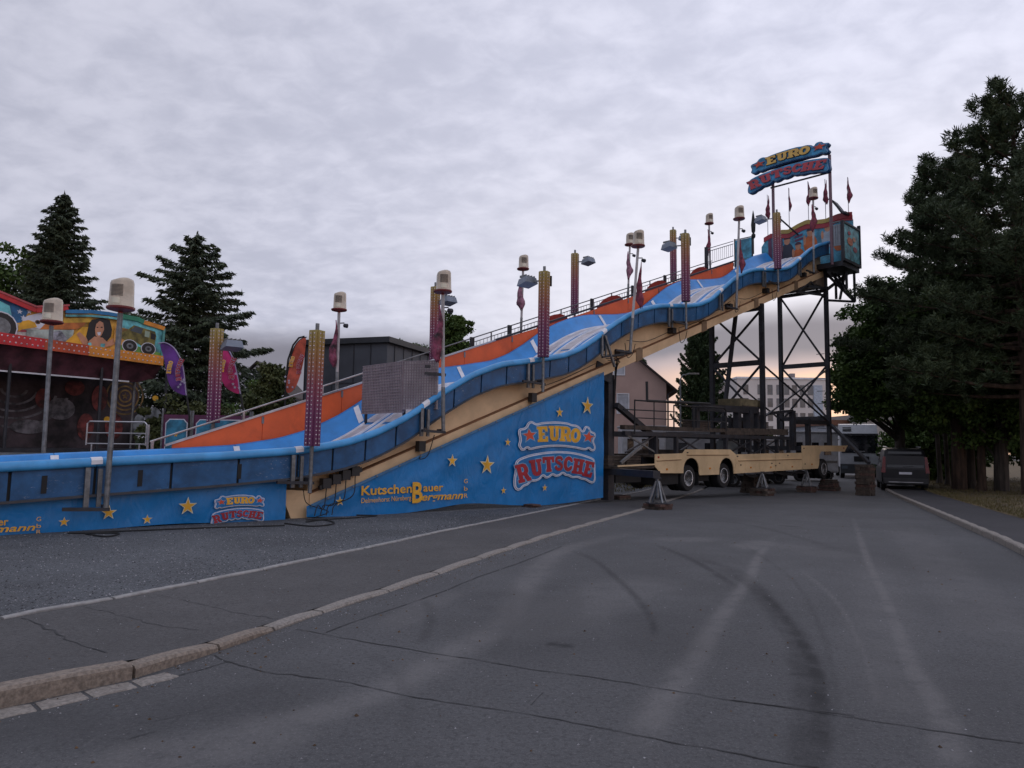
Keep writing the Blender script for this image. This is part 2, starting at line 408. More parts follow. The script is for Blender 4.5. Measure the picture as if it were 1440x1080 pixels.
stroke(pale, c2((60, 190), (190, 190)), .35, .4)
stroke(pale, c2((360, 222), (430, 200)), .3, .5)
stroke(pale, c2((500, 215), (740, 255)), .4, .2)
stroke(pale, c1((1390, 240), (1100, 310), (960, 430), (860, 600), (700, 690), (560, 770), (350, 880), (60, 970), (-200, 1060)), .18, .55, .17, soft=1.3)
stroke(pale, c1((1430, 430), (1150, 530), (900, 640)), .5, .3)
stroke(pale, c1((400, 620), (560, 520), (640, 480)), .2, .3)
stroke(pale, c0((700, 1040), (1000, 1000), (1440, 870)), .3, .5)
stroke(pale, c2((960, 130), (1150, 330), (1440, 620)), .4, .25)
stroke(dark, c2((430, 470), (520, 580), (560, 700), (575, 860), (560, 1080)), .035, .55)
stroke(dark, c1((500, 290), (560, 370), (580, 420)), .04, .5)
stroke(dark, c2((300, 180), (520, 330), (640, 520), (700, 760), (700, 1000)), .03, .3)
stroke(dark, c1((300, 700), (420, 780), (480, 900), (470, 1050)), .04, .25)
stroke(pale, c2((560, 300), (700, 420), (820, 640), (880, 900)), .025, .4)
for nm, arr in (('dark', dark), ('pale', pale)):
    at = road.data.attributes.new(nm, 'FLOAT', 'POINT'); at.data.foreach_set('value', arr.astype(np.float32))
# cracks and tar seams: thin sunken-looking ribbons just over the surface
tar = mat('black tar seam', (.026, .026, .028), .75, var=.3, scale=20)
def ribbon(pts, w, zoff, parent, name='crack', zf=None, jag=.012, m=tar, seg=.09):
    P = G(pts); L = [0]
    for i in range(len(P)-1): L.append(L[-1]+np.linalg.norm(P[i+1]-P[i]))
    n = max(3, int(L[-1]/seg)); ss = np.linspace(0, L[-1], n); xs = np.interp(ss, L, P[:, 0]); ys = np.interp(ss, L, P[:, 1])
    jx = np.cumsum(rng.normal(0, jag*.5, n)); jx -= np.linspace(jx[0], jx[-1], n); jx += rng.normal(0, jag*.4, n)
    mb = MB(); V = []
    for i in range(n):
        a = max(i-1, 0); b_ = min(i+1, n-1); d = Vector((xs[b_]-xs[a], ys[b_]-ys[a], 0)).normalized(); nn = Vector((d.y, -d.x, 0))
        ww = w*(.2+.65*rng.random()); c = Vector((xs[i], ys[i], 0))+nn*jx[i]
        for s_ in (-.5, .5):
            q = c+nn*(ww*s_); q.z = (zf(q.x, q.y) if zf else gz(q.y))+zoff; V.append(tuple(q))
    mb.add(V, [(2*i, 2*i+1, 2*i+3, 2*i+2) for i in range(n-1)])
    return mb.build(name, m, parent)
ribbon(c0((1080, 510), (1160, 540), (1270, 570), (1380, 600))+c1((0, 795), (250, 825), (500, 880), (740, 920), (1000, 965), (1440, 1050))+c2((300, 1020), (640, 1082)), .018, .004, road)
ribbon(c0((720, 660), (1000, 590), (1160, 540)), .018, .0045, road)
ribbon(c1((45, 622), (150, 640), (350, 680), (550, 710), (800, 750), (1000, 785), (1200, 810), (1430, 850))+c2((0, 768), (300, 820), (600, 860), (900, 905), (1100, 935), (1440, 988)), .019, .004, road)
ribbon(c1((160, 637), (250, 600), (430, 540), (620, 475), (750, 420), (900, 370), (1080, 300)), .022, .0045, road, jag=.004)
ribbon(c0((640, 940), (790, 895)), .008, .004, road)
ribbon(c0((700, 860), (930, 815), (1100, 765)), .006, .004, road)
ribbon(c1((960, 920), (1005, 870)), .008, .004, road)
ribbon(c2((300, 820), (640, 862), (780, 880)), .02, .0055, road, jag=.02)
# base ground to the horizon
base_m = asphalt('distant ground', (.09, .09, .085), spk=.2, blotch=.6, mott=.3)
yb = [-60, -3, 5, 9, 13, 20, 31, 60, 150, 400, 1200]
sheet('ground', yb, lambda y: -900, lambda y: 900, 12, lambda x, y: gz(y)-.05, base_m)
yp = rows(3.2, 90, 260)
def pz(x, y): 
    a, b_ = ed(y), lk(y); t_ = (x-a)/(b_-a+1e-6); return gz(y)+hk(y)*t_+.02*(1-t_)
pavement = sheet('pavement', yp, lambda y: ed(y)+.04, lambda y: lk(y)-.142*math.hypot(1, (lk(y+.1)-lk(y-.1))/.2), 14, lambda x, y: pz(x, y)-.006, pave_m)
gravel = sheet('gravel_yard', rows(2, 70, 120), lambda y: -60, lambda y: ed(y)-.04, 60, lambda x, y: gz(y)+.012, gravel_m)
zp_ = lambda x, y: pz(x, y)-.006
for pts in (c0((120, 330), (200, 365), (330, 425), (450, 490), (535, 535)), c0((430, 270), (600, 315), (800, 365), (1000, 405)), c0((800, 210), (1050, 265), (1200, 300), (1420, 345))):
    ribbon(pts, .022 if pts[0][0] < 100 else .012, .004, pavement, zf=zp_, jag=.02)
# kerb: granite stones one by one
granite_b = mat('brownish granite', (.225, .185, .15), .8, var=.22, scale=38, bump=.3, bscale=60, dirt=.5, dcol=(.14, .10, .075), dscale=4)
granite_g = mat('grey granite kerb', (.25, .225, .20), .8, var=.2, scale=40, bump=.4, bscale=45, dirt=.4, dcol=(.12, .095, .08), dscale=5)
conc = mat('pale concrete edging', (.30, .29, .28), .8, var=.15, scale=12, bump=.3, bscale=40, dirt=.35, dcol=(.17, .16, .15), dscale=3)
kerb = empty('kerb', (0, 0, 0), kind='structure')
def stone_row(xf, y0, y1, length, width, hf, m, parent, side=-1, name='kerb_stone', gap=.012, rnd=.018, first=None, breaks=None, depth=.12, jit=.002, mats=None, base=gz):
    y = y0; i = 0
    while y < y1:
        x_ = xf(y); ll = (length if not (first and i < len(first)) else first[i])*(1+.06*rng.normal()*(jit > 0)); sl = (xf(y+.3)-x_)/.3; dy = ll/math.hypot(1, sl); ye = y+dy
        if breaks and i < len(breaks): ye = breaks[i]; dy = ye-y
        secs = []; n = 3
        for k in range(n+1):
            yy = y+gap+(dy-2*gap)*k/n; h = hf(yy)+base(yy); xx = xf(yy); s2 = (xf(yy+.1)-xf(yy-.1))/.2; L_ = math.hypot(1, s2); nx, ny = 1/L_, -s2/L_
            e = rnd*(1.15 if k in (0, n) else 1); j = rng.normal(0, jit)
            ring = [(0, -depth), (0, h-e-0), (-e, h), (-(width-e), h), (-width, h-e*.6), (-width, -depth)]
            zlow = base(yy)-depth
            rr = []
            for (u, z) in ring:
                z2 = zlow if z == -depth else z - (e*.5 if k in (0, n) else 0)
                q = u if side == -1 else -u; rr.append((xx+nx*(q+j), yy+ny*(q+j), z2))
            secs.append(rr)
        MB().sweep(secs, closed=True, caps=True).build(name, (mats[i] if mats and i < len(mats) else m), parent)
        y = ye; i += 1
stone_row(lk, 3.05, 34, 1.05, .15, hk, granite_g, kerb, breaks=[4.1, 4.95, 5.62, 6.22, 6.88, 7.9, 9.0, 10.25], mats=[granite_b, granite_b, granite_b, granite_b])
edging = empty('edging', (0, 0, 0), kind='structure')
stone_row(lambda y: ed(y)+.05, 5.6, 33, 1.0, .09, lambda y: .035, conc, edging, name='edging_stone', rnd=.008)
kerb_r = empty('kerb', (0, 0, 0), kind='structure')
stone_row(rk, 3.0, 60, 1.0, .15, lambda y: .12, granite_g, kerb_r, side=1, name='kerb_stone')
# setts in the gutter by the first stones
gut = empty('gutter', (0, 0, 0), kind='structure')
stone_row(lambda y: lk(y)+.25, 3.5, 4.86, .30, .16, lambda y: .008, granite_g, gut, name='sett', rnd=.006, jit=.006, gap=.009)
path_r = sheet('footpath', rows(3, 90, 60), lambda y: rk(y)+.13, rg, 6, lambda x, y: gz(y)+.11, pave_r)
verge_m = mat('dry grass verge soil', (.105, .075, .035), .95, var=.35, scale=1.2, bump=.6, bscale=18, dirt=.6, dcol=(.05, .055, .018), dscale=.8)
verge = sheet('verge', rows(3, 110, 60), rg, lambda y: rg(y)+60, 30, lambda x, y: gz(y)+.115+.05*math.sin(x*.7)*math.sin(y*.5)*min(1, max(0, (x-rg(y))/1.5))+.02*max(0, x-rg(y)-1.5), verge_m)
def vz(x, y): return gz(y)+.115+.02*max(0, x-rg(y)-1.5)
# loose stones on the gravel yard, pebbles on the pavement
def pebbles(name, n, region, zf, smin, smax, m, parent=None):
    V = []; Fc = []
    for _ in range(n):
        x, y = region(); s_ = smin+(smax-smin)*random.random()**2; a = random.random()*6.28; z = zf(x, y)
        b = len(V); ca, sa = math.cos(a)*s_, math.sin(a)*s_; q = .6+.6*random.random()
        V += [(x+ca, y+sa, z), (x-sa*q, y+ca*q, z), (x-ca, y-sa, z), (x+sa*q, y-ca*q, z), (x+ca*.2, y, z+s_*(.5+.5*random.random()))]
        Fc += [(b, b+1, b+4), (b+1, b+2, b+4), (b+2, b+3, b+4), (b+3, b, b+4)]
    me = bpy.data.meshes.new(name); me.from_pydata(V, [], Fc); me.materials.append(m); me.update()
    o = bpy.data.objects.new(name, me); COL.objects.link(o); return o
st_l = mat('pale loose stones', (.24, .24, .25), .9, var=.5, scale=30)
st_d = mat('dark loose stones', (.05, .05, .055), .9, var=.5, scale=30)
def reg_g():
    y = 6+17*random.random()**1.4; return (ed(y)-.08-random.random()**1.2*9, y)
for m_, n_ in ((st_l, 14000), (st_d, 14000)):
    tag(pebbles('gravel', n_, reg_g, lambda x, y: gz(y)+.011, .004, .016, m_), 'loose %s gravel stones scattered over the yard beside the slide' % ('pale' if m_ is st_l else 'dark'), 'gravel', kind='stuff')

def reg_r():
    y = 3+13*random.random()**1.5; a, b = ed(y)+.1, rk(y)-.1
    x = a+(b-a)*random.random() if random.random() < .6 else lk(y)+.02+abs(random.gauss(0, .22))
    return (x, y)
def rz_(x, y): return gz(y)+.001 if x > lk(y) else pz(x, y)-.006
tag(pebbles('grit', 3200, reg_r, rz_, .003, .010, st_l), 'fine pale grit and small stones lying on the road and pavement', 'grit', kind='stuff')
tag(pebbles('litter', 500, reg_r, rz_, .006, .016, mat('dry leaf crumbs', (.10, .06, .03), .9, var=.4, scale=20)), 'brown dry leaf crumbs lying along the kerb and on the road', 'leaf litter', kind='stuff')
# ================================================================ the giant slide
PR = "-12,.82 -9,.93 -5.55,1.07 -4.07,1.15 -1.85,1.26 -.29,1.37 .86,1.56 1.68,1.81 2.58,2.23 3.52,2.83 4.58,3.40 5.60,3.77 6.82,3.99 8.18,4.27 8.90,4.54 9.65,4.95 10.44,5.46 11.27,5.90 12.19,6.27 13.11,6.52 14.09,6.67 14.98,6.80 15.81,6.98 16.63,7.30 17.49,7.86 18.52,8.50 19.41,8.90 20.21,9.14 21.3,9.34 22.4,9.55 23.2,9.75 23.9,10.08 24.7,10.58 25.52,11.06 26.51,11.50 27.9,11.95"
pt, pz_ = zip(*[tuple(map(float, a.split(','))) for a in PR.split()])
TT = np.arange(-12, 27.91, .12)
zz_ = np.interp(TT, pt, pz_); kk = np.exp(-np.linspace(-1.6, 1.6, 7)**2); kk /= kk.sum()
zs_ = np.convolve(np.pad(zz_, 3, mode='reflect', reflect_type='odd'), kk, 'valid')
def zl(t): return float(np.interp(t, TT, zs_))
def bz(t): return .12+.366*t            # underside of the girder
slide = empty('giant_slide', S((0, -1.5, 0)), 'long blue wavy fairground slide climbing on a cream girder to a tower', 'slide')
joints = [-11.6, -7.9, -4.15, -.3, 3.05, 6.75, 10.05, 13.8, 17.3, 20.9, 24.4, 27.9]
def cross(t):
    z = zl(t)
    return [(-.13, z-.02), (-.02, z-.015), (.0, z+.03), (-.005, z+.09), (-.04, z+.135), (-.10, z+.15), (-.16, z+.12), (-.22, z+.02), (-.42, z-.33), (-.5, z-.38),
            (-2.9, z-.38), (-3.0, z-.33), (-3.27, z+.04), (-3.33, z+.13), (-3.40, z+.17), (-3.46, z+.14), (-3.48, z+.05), (-3.46, z-.02)]
def trange(a, b, st=.15):
    n = max(2, int(math.ceil((b-a)/st))); return [a+(b-a)*i/n for i in range(n+1)]
for a, b in zip(joints[:-1], joints[1:]):
    MB(S).sweep([[(t, n, z) for n, z in cross(t)[6:]] for t in trange(a+.005, b-.005)]).build('chute_section', chute_blue, slide, shade=True)
    MB(S).sweep([[(t, n, z) for n, z in cross(t)[:7]] for t in trange(a+.006, b-.006)]).build('rim', lip_blue, slide, shade=True)
# worn sliding lanes with white dividers
for n0, n1 in ((-1.12, -.62), (-1.98, -1.42), (-2.84, -2.28)):
    for a, b in zip(joints[:-1], joints[1:]):
        MB(S).sweep([[(t, n0, zl(t)-.375), (t, n0, zl(t)-.365), (t, n1, zl(t)-.365), (t, n1, zl(t)-.375)] for t in trange(a+.05, b-.05)]).build('lane', lane_grey, slide)
    mb = MB(S)
    for e in (n0, n1):
        mb.sweep([[(t, e-.045, zl(t)-.376), (t, e-.03, zl(t)-.33), (t, e+.03, zl(t)-.33), (t, e+.045, zl(t)-.376)] for t in trange(-11.6, 27.8)])
    mb.build('lane_divider', white_p, slide)
for j in joints[2:-1]:
    mb = MB(S); w = .075
    mb.sweep([[(t, -2.99, zl(t)-.32), (t, -3.255, zl(t)+.05), (t, -3.30, zl(t)+.125)] for t in (j-w, j, j+w)]); mb.build('joint_strip', white_p, slide)
    MB(S).sweep([[(t, .006, zl(t)+.03), (t, .001, zl(t)+.1), (t, -.04, zl(t)+.142), (t, -.11, zl(t)+.156)] for t in (j-.09, j, j+.09)]).build('joint_strip', white_p, slide)
# side panels between ribs
for a, b in zip(joints[:-1], joints[1:]):
    k = 3 if b < 1 else 4
    cuts = [a+(b-a)*i/k for i in range(k+1)]
    for c, d in zip(cuts[:-1], cuts[1:]):
        MB(S).sweep([[(t, -.20, zl(t)-.02), (t, -.075, zl(t)-.02), (t, -.095, zl(t)-.50), (t, -.20, zl(t)-.52)] for t in trange(c+.025, d-.025)], closed=True, caps=True).build('side_panel', blue_side, slide)
    MB(S).sweep([[(t, -.16, zl(t)-.05), (t, -.12, zl(t)-.05), (t, -.13, zl(t)-.5), (t, -.16, zl(t)-.5)] for t in trange(a, b)], closed=True, caps=True).build('rib_backing', black, slide)
    MB(S).sweep([[(t, -.22, zl(t)-.50), (t, -.06, zl(t)-.50), (t, -.05, zl(t)-.545), (t, -.22, zl(t)-.56)] for t in trange(a, b)], closed=True, caps=True).build('bottom_edge', steel_d, slide)
MB(S).sweep([[(t, -.21, zl(t)-.39), (t, -.21, zl(t)-.54), (t, -3.35, zl(t)-.54), (t, -3.35, zl(t)-.1), (t, -3.33, zl(t)-.1), (t, -3.3, zl(t)-.39)] for t in trange(-11.6, 27.9, .3)], closed=True, caps=True).build('underside', steel_d, slide)
for a, b, s_ in ((-8.9, -8.86, 0), (-6.9, -6.86, 0), (-4.95, -4.9, 0), (-3.45, -3.4, 0), (-1.6, -1.55, 0)):
    MB(S).sweep([[(t, -.09, zl(t)-.12), (t, -.068, zl(t)-.12), (t, -.08, zl(t)-.42), (t, -.1, zl(t)-.42)] for t in (a, b+.03)], closed=True, caps=True).build('panel_slot', black, slide)
# girder
def web_top(t): return max(zl(t)-.53, bz(t)+.3)
tg = trange(.15, 27.7, .25)
MB(S).sweep([[(t, -.45, bz(t)+.02), (t, -.45, web_top(t)), (t, -2.85, web_top(t)), (t, -2.85, bz(t)+.02)] for t in tg], closed=True, caps=True).build('girder', cream, slide)
MB(S).sweep([[(t, -.33, bz(t)), (t, -.33, bz(t)+.30), (t, -.44, bz(t)+.33), (t, -.447, bz(t))] for t in tg], closed=True, caps=True).build('girder_flange', cream, slide)
MB(S).sweep([[(t, -.335, bz(t)+.305), (t, -.335, bz(t)+.33), (t, -.442, bz(t)+.35), (t, -.442, bz(t)+.335)] for t in tg], closed=True, caps=True).build('flange_shade_line', brown_l, slide)  # brown strip paints the shade along the flange's upper edge
MB(S).prism([(-.55, .60), (.15, .55), (.15, -.02), (-.22, -.12)], lambda u, v, d: (u, -.36-d, v), .5).build('girder_end', cream, slide)
for t in (12.3, 16.5, 20.7, 24.6):      # dark clamps on the flange
    MB(S).sweep([[(q, -.31, bz(q)-.03), (q, -.31, bz(q)+.36), (q, -.46, bz(q)+.4), (q, -.46, bz(q)-.03)] for q in (t-.18, t+.18)], closed=True, caps=True).build('girder_clamp', mat('brown clamp plate', (.22, .14, .08), .6), slide)
# brackets at the joints
for j in joints[2:-1]:
    z = zl(j)
    MB(S).box(j-.17, j-.09, -.06, .0, z-.72, z-.03).build('joint_bracket', steel_g, slide)
    MB(S).box(j+.03, j+.1, -.05, .0, z-.72, z-.05).build('joint_bracket', steel_g, slide)
# stair side: orange screen, stringers, treads, railing
OT = lambda t: interp(t, [-2, 3, 9, 12, 26], [2.17, 2.12, 2.03, 1.96, 1.98])+.366*t
cut = [-1.75, .44, 2.71, 4.9, 7.15, 9.28, 11.5, 13.7, 15.9, 18.1, 20.3, 22.5, 24.6]
for a, b in zip(cut[:-1], cut[1:]):
    secs = [[(t, -3.50, max(zl(t)-.2, 0)), (t, -3.50, max(OT(t), zl(t)-.15)), (t, -3.54, max(OT(t), zl(t)-.15)), (t, -3.54, max(zl(t)-.2, 0))] for t in trange(a+.008, b-.008, .25)]
    MB(S).sweep(secs, closed=True, caps=True).build('side_screen', orange_p, slide)
    zz0 = OT(b)
    MB(S).box(b-.03, b+.03, -3.498, -3.485, OT(b)-.22, OT(b)-.04).build('screen_hinge', steel_g, slide)
MB(S).sweep([[(t, -3.47, OT(t)+.0), (t, -3.47, OT(t)+.05), (t, -3.56, OT(t)+.05), (t, -3.56, OT(t))] for t in (-1.9, 8.5)], closed=True, caps=True).build('screen_trim', alu, slide)
MB(S).sweep([[(t, -3.47, OT(t)+.0), (t, -3.47, OT(t)+.07), (t, -3.56, OT(t)+.07), (t, -3.56, OT(t))] for t in (8.5, 24.9)], closed=True, caps=True).build('screen_trim', steel_d, slide)
for n in (-3.62, -4.6):
    MB(S).sweep([[(t, n, OT(t)-1.0), (t, n, OT(t)-.72), (t, n-.06, OT(t)-.72), (t, n-.06, OT(t)-1.0)] for t in (-1.9, 26.5)], closed=True, caps=True).build('stringer', steel_d, slide)
mb = MB(S)
for i in range(140):
    t = -1.8+i*.2
    mb.box(t, t+.24, -4.58, -3.64, OT(t)-.85, OT(t)-.81)
mb.build('stair_treads', steel_g, slide, kind='stuff')
RT = lambda t: 2.27+.366*t
def rail(n, z0, a, b, r, m, name='handrail'):
    MB(S).tube([(a, n, RT(a)+z0), (b, n, RT(b)+z0)], r, 6).build(name, m, slide)
rail(-4.6, 0, -1.9, 4.9, .025, alu); rail(-4.6, -.38, -1.9, 4.9, .02, alu)
rail(-4.6, .0, 4.9, 24.4, .022, steel_g); rail(-4.6, -.16, 8.4, 24.4, .016, steel_g); rail(-4.6, -.72, 8.4, 24.4, .016, steel_g)
mb = MB(S)
for t in np.arange(8.6, 24.4, .17): mb.bar((t, -4.6, RT(t)-.72), (t, -4.6, RT(t)-.16), .012)
mb.build('balusters', steel_g, slide, kind='stuff')
for t in [-1.85, .4, 2.7, 4.9]: MB(S).box(t-.03, t+.03, -4.63, -4.57, RT(t)-1.3, RT(t)).build('railing_post', alu, slide)
for t in (7.0, 8.4, 10.2, 12.0, 14.9, 17.7, 20.2): MB(S).box(t-.08, t+.08, -4.64, -4.56, RT(t)-1.2, RT(t)+.03).build('railing_post', steel_d, slide)
for t in (9.3, 13.0, 16.2, 19.0, 22.2): MB(S).box(t-.018, t+.018, -4.62, -4.58, RT(t)-1.2, RT(t)+.01).build('railing_post', steel_g, slide)
MB(S).box(23.8, 23.95, -4.66, -4.54, RT(24)-1.3, RT(24)+.75).build('railing_post', steel_d, slide)
for z0 in (.7, .55, -.1): rail(-4.6, z0-0.0 if False else z0, 24.0, 26.6, .02, steel_g)
mb = MB(S)
for t in np.arange(24.1, 26.6, .2): mb.bar((t, -4.6, RT(t)-.1), (t, -4.6, RT(t)+.55), .014)
mb.build('balusters', steel_g, slide, kind='stuff')
arch_m = paint('red arch board', (.30, .03, .02))
for t in (12.4, 16.0, 19.4, 23.0):
    pts = [(t+.95*math.cos(a), RT(t)-.62+.366*.95*math.cos(a)+.52*math.sin(a)) for a in np.linspace(0, math.pi, 14)]
    MB(S).prism(pts, lambda u, v, d: (u, -4.5-d, v), .03).build('arch_board', arch_m, slide)
# tower: two bents of four legs with bars and crosses
for tb, zb, zt, zm in ((21.1, 1.45, 7.75, 5.35), (27.9, 1.75, 9.65, 5.9)):
    for n in (-.3, -2.7):
        MB(S).box(tb-.09, tb+.09, n-.09, n+.09, zb, zt+(.15 if n > -1 else 0)).build('tower_leg', steel_d, slide)
    for z, h in ((zm, .22), (zt-.05, .16), (zb+1.45, .2)):
        MB(S).bar((tb, -.39, z), (tb, -2.61, z), .14, h).build('cross_bar', steel_d, slide)
    for z0, z1 in ((zb+1.5, zm-.1), (zm+.1, zt-.15)):
        MB(S).bar((tb-.03, -.39, z0), (tb-.03, -2.61, z1), .08).build('brace', steel_d, slide)
        MB(S).bar((tb+.06, -.39, z1), (tb+.06, -2.61, z0), .08).build('brace', steel_d, slide)
MB(S).bar((27.9, -.3, 9.7), (25.8, -.3, 9.45), .12).build('brace', steel_d, slide)
MB(S).bar((21.1, -1.5, 7.6), (19.6, -1.5, 1.6), .14).build('brace', steel_d, slide)
MB(S).bar((27.9, -.3, 3.0), (21.3, -.3, 5.2), .06).build('brace', steel_d, slide)
MB(S).bar((21.2, -.3, 3.0), (27.8, -.3, 5.6), .06).build('brace', steel_d, slide)
MB(S).bar((27.9, -2.7, 3.1), (21.3, -2.7, 5.4), .06).build('brace', steel_d, slide)
MB(S).box(26.9, 28.1, -2.7, -.35, 9.75, 10.45).build('head_frame', mat('brown grey girder head', (.16, .12, .09), .7), slide)
MB(S).bar((24.6, -.3, 9.0), (28, -.3, 9.35), .1).build('brace', steel_d, slide)
for a, b in (((24.8, 9.05), (26.2, 9.75)), ((26.2, 9.75), (27.6, 9.2))): MB(S).bar((a[0], -.32, a[1]), (b[0], -.32, b[1]), .07).build('brace', steel_d, slide)
# ladder rungs on the near front leg
for i in range(7):
    z = 2.7+i*.62
    MB(S).bar((27.9, -.45, z), (27.9, -.85, z), .03).build('rung', steel_g, slide)
# front support leg with its knee brace
lg = MB(S).box(10.75, 11.05, -.72, -.42, -.1, 4.0); lg.build('support_leg', steel_d, slide)
MB(S).bar((10.9, -.55, 3.95), (10.1, -.55, 4.15), .3, .5).build('support_head', steel_d, slide)
MB(S).bar((11.0, -.3, 3.0), (13.0, -.3, 2.05), .17).build('brace', steel_d, slide)
MB(S).bar((13.0, -.3, 2.1), (13.0, -.3, 1.3), .17).build('brace', steel_d, slide)
MB(S).bar((11.1, -.2, 1.1), (12.6, -.2, 1.85), .09).build('brace', steel_g, slide)
ob = MB(S); ob.bar((10.9, -.5, .83), (9.45, 2.35, .86), .22, .20); ob.build('outrigger', steel_d, slide)
MB(S).bar((27.8, -.15, 2.85), (25.0, 2.55, 1.1), .13).build('outrigger', steel_d, slide)
# platform cabin at the top
sky_p = paint('sky blue mural ground', (.08, .34, .50), var=.35, scale=2.2)
teal_p = paint('teal mural ground', (.16, .42, .46), var=.5, scale=2.5)
red_w = paint('red wave board', (.38, .035, .05)); gold_w = paint('gold wave board', (.46, .34, .09)); violet = paint('violet frame board', (.13, .04, .10))
skin = paint('painted skin tone', (.55, .26, .15)); orn = paint('painted orange shirt', (.55, .13, .03)); navy = paint('painted dark jacket', (.03, .035, .06)); hat = paint('painted dark cap', (.07, .025, .05)); whp = paint('painted pale shirt', (.35, .42, .48))
cab = lambda u, v, d: (28.8-d, u, v)
top = [(-4.1, 12.95), (-3.9, 13.35), (-3.5, 13.5), (-3.1, 13.42), (-2.5, 13.3), (-2.0, 13.5), (-1.5, 13.62), (-1.0, 13.5), (-.5, 13.45), (0, 13.6), (.4, 13.62), (.8, 13.55)]
def wav(n): return interp(n, [p[0] for p in top], [p[1] for p in top])
back = MB(S).prism([(-4.05, 10.6), (.78, 10.6)]+[(n, wav(n)-.35) for n in np.linspace(.78, -4.05, 20)], cab, .12); bk = back.build('back_wall', sky_p, slide)
for lo, hi, m_, dd in ((-.42, -.16, red_w, .04), (-.18, .04, gold_w, .07)):
    a0, a1 = ((-3.9, .8) if m_ is red_w else (-3.1, -.2))
    pts = [(n, wav(n)+lo) for n in np.linspace(a0, a1, 24)]+[(n, wav(n)+hi) for n in np.linspace(a1, a0, 24)]
    MB(S).prism(pts, lambda u, v, d, dd=dd: (28.68-dd-d*.0-(0 if d == 0 else -.03), u, v), .03).build('cornice', m_, bk)
MB(S).prism([(n, wav(n)+.0) for n in np.linspace(-.2, .8, 8)]+[(n, wav(n)-.3) for n in np.linspace(.8, -.2, 8)], lambda u, v, d: (28.6+(.03 if d else 0), u, v), .03).build('cornice', red_w, bk)
def disc(cx, cy, rx, ry, a0=0, a1=2*math.pi, k=16): return [(cx+rx*math.cos(a), cy+ry*math.sin(a)) for a in np.linspace(a0, a1, k, endpoint=(a1-a0 < 6.2))]
lay = [0]
def paint_on(fr, poly, base, m_, parent, name, th=.006, off=.004):
    # flat painted piece, base(u, v, d) gives the place, d grows out of the wall
    lay[0] += 1
    o_ = off+(lay[0] % 40)*.0006
    return MB(fr).prism(poly, lambda u, v, d: base(u, v, o_+(th if d else 0)), th).build(name, m_, parent)
cf = lambda u, v, d: (28.68-d, u, v)
for (n, z, s_, sh, hm) in ((-2.6, 12.75, 1.0, navy, hat), (-2.0, 12.35, .9, orn, hat), (-1.35, 12.95, 1.0, orn, navy), (-.45, 13.0, .9, whp, red_w), (.1, 12.6, .8, orn, hat)):
    paint_on(S, disc(n, z-.62*s_, .36*s_, .5*s_), cf, sh, bk, 'painted_figure')
    paint_on(S, disc(n, z, .17*s_, .21*s_), cf, skin, bk, 'painted_figure')
    paint_on(S, disc(n, z+.07*s_, .20*s_, .2*s_, .1, math.pi-.1), cf, hm, bk, 'painted_figure')
    paint_on(S, disc(n-.3*s_, z-.35*s_, .07, .25*s_), cf, skin, bk, 'painted_figure')
for (n, z) in ((-2.0, 13.15), (-1.97, 12.9), (-1.95, 12.7)): paint_on(S, [(n-.22, z-.1), (n+.22, z-.02), (n+.22, z+.1), (n-.22, z+.02)], cf, violet, bk, 'painted_figure')
for n in (-3.55, -2.95): paint_on(S, [(n-.1, 10.6), (n+.1, 10.6), (n+.1, 13.05), (n-.1, 13.05)], cf, violet, bk, 'painted_column')
MB(S).box(26.8, 28.7, -4.62, -4.56, 11.2, 12.75).build('gate_panel', sky_p, slide)
MB(S).box(26.75, 26.8, -4.6, -3.6, 11.7, 12.75).build('gate_panel', sky_p, slide)
MB(S).tube([(26.78, -4.6, 12.8), (26.78, -3.6, 12.8)], .03, 6).build('handrail', steel_g, slide)
for n in (-4.6, -3.6): MB(S).box(26.74, 26.8, n-.03, n+.03, 11.3, 12.85).build('railing_post', steel_d, slide)
sp_ = MB(S).box(27.4, 29.3, .78, .84, 10.95, 12.7); sp_ = sp_.build('side_wall', teal_p, slide)
for (t, z, a, m_) in ((28.1, 11.9, .5, orn), (28.6, 12.1, .3, skin), (28.0, 12.3, .25, red_w), (28.7, 11.6, .35, red_w)):
    paint_on(S, disc(t, z, a*.7, a*.4), lambda u, v, d: (u, .84+d, v), m_, sp_, 'painted_figure')
for (t0, t1, z0, z1) in ((27.3, 29.4, 12.7, 12.8), (27.3, 29.4, 10.8, 10.95)): MB(S).box(t0, t1, .74, .88, z0, z1).build('frame_edge', steel_d, slide)
for t in (27.3, 29.4): MB(S).box(t-.05, t+.05, .74, .88, 10.8, 13.0 if t > 29 else 12.8).build('frame_edge', steel_d, slide)
gp = MB(S).box(27.3, 27.36, .2, .76, 11.6, 12.65); gp = gp.build('front_panel', paint('pale blue grey panel', (.30, .35, .40)), slide)
MB(S).bar((27.36, .2, 12.8), (27.36, .8, 12.8), .06).build('handrail', steel_g, slide)
for n in np.linspace(.26, .70, 5): MB(S).box(27.285, 27.3, n-.008, n+.008, 11.65, 12.6).build('panel_rib', steel_g, gp)
MB(S).box(27.2, 29.3, -4.6, .82, 10.55, 10.8).build('platform_floor', steel_d, slide)
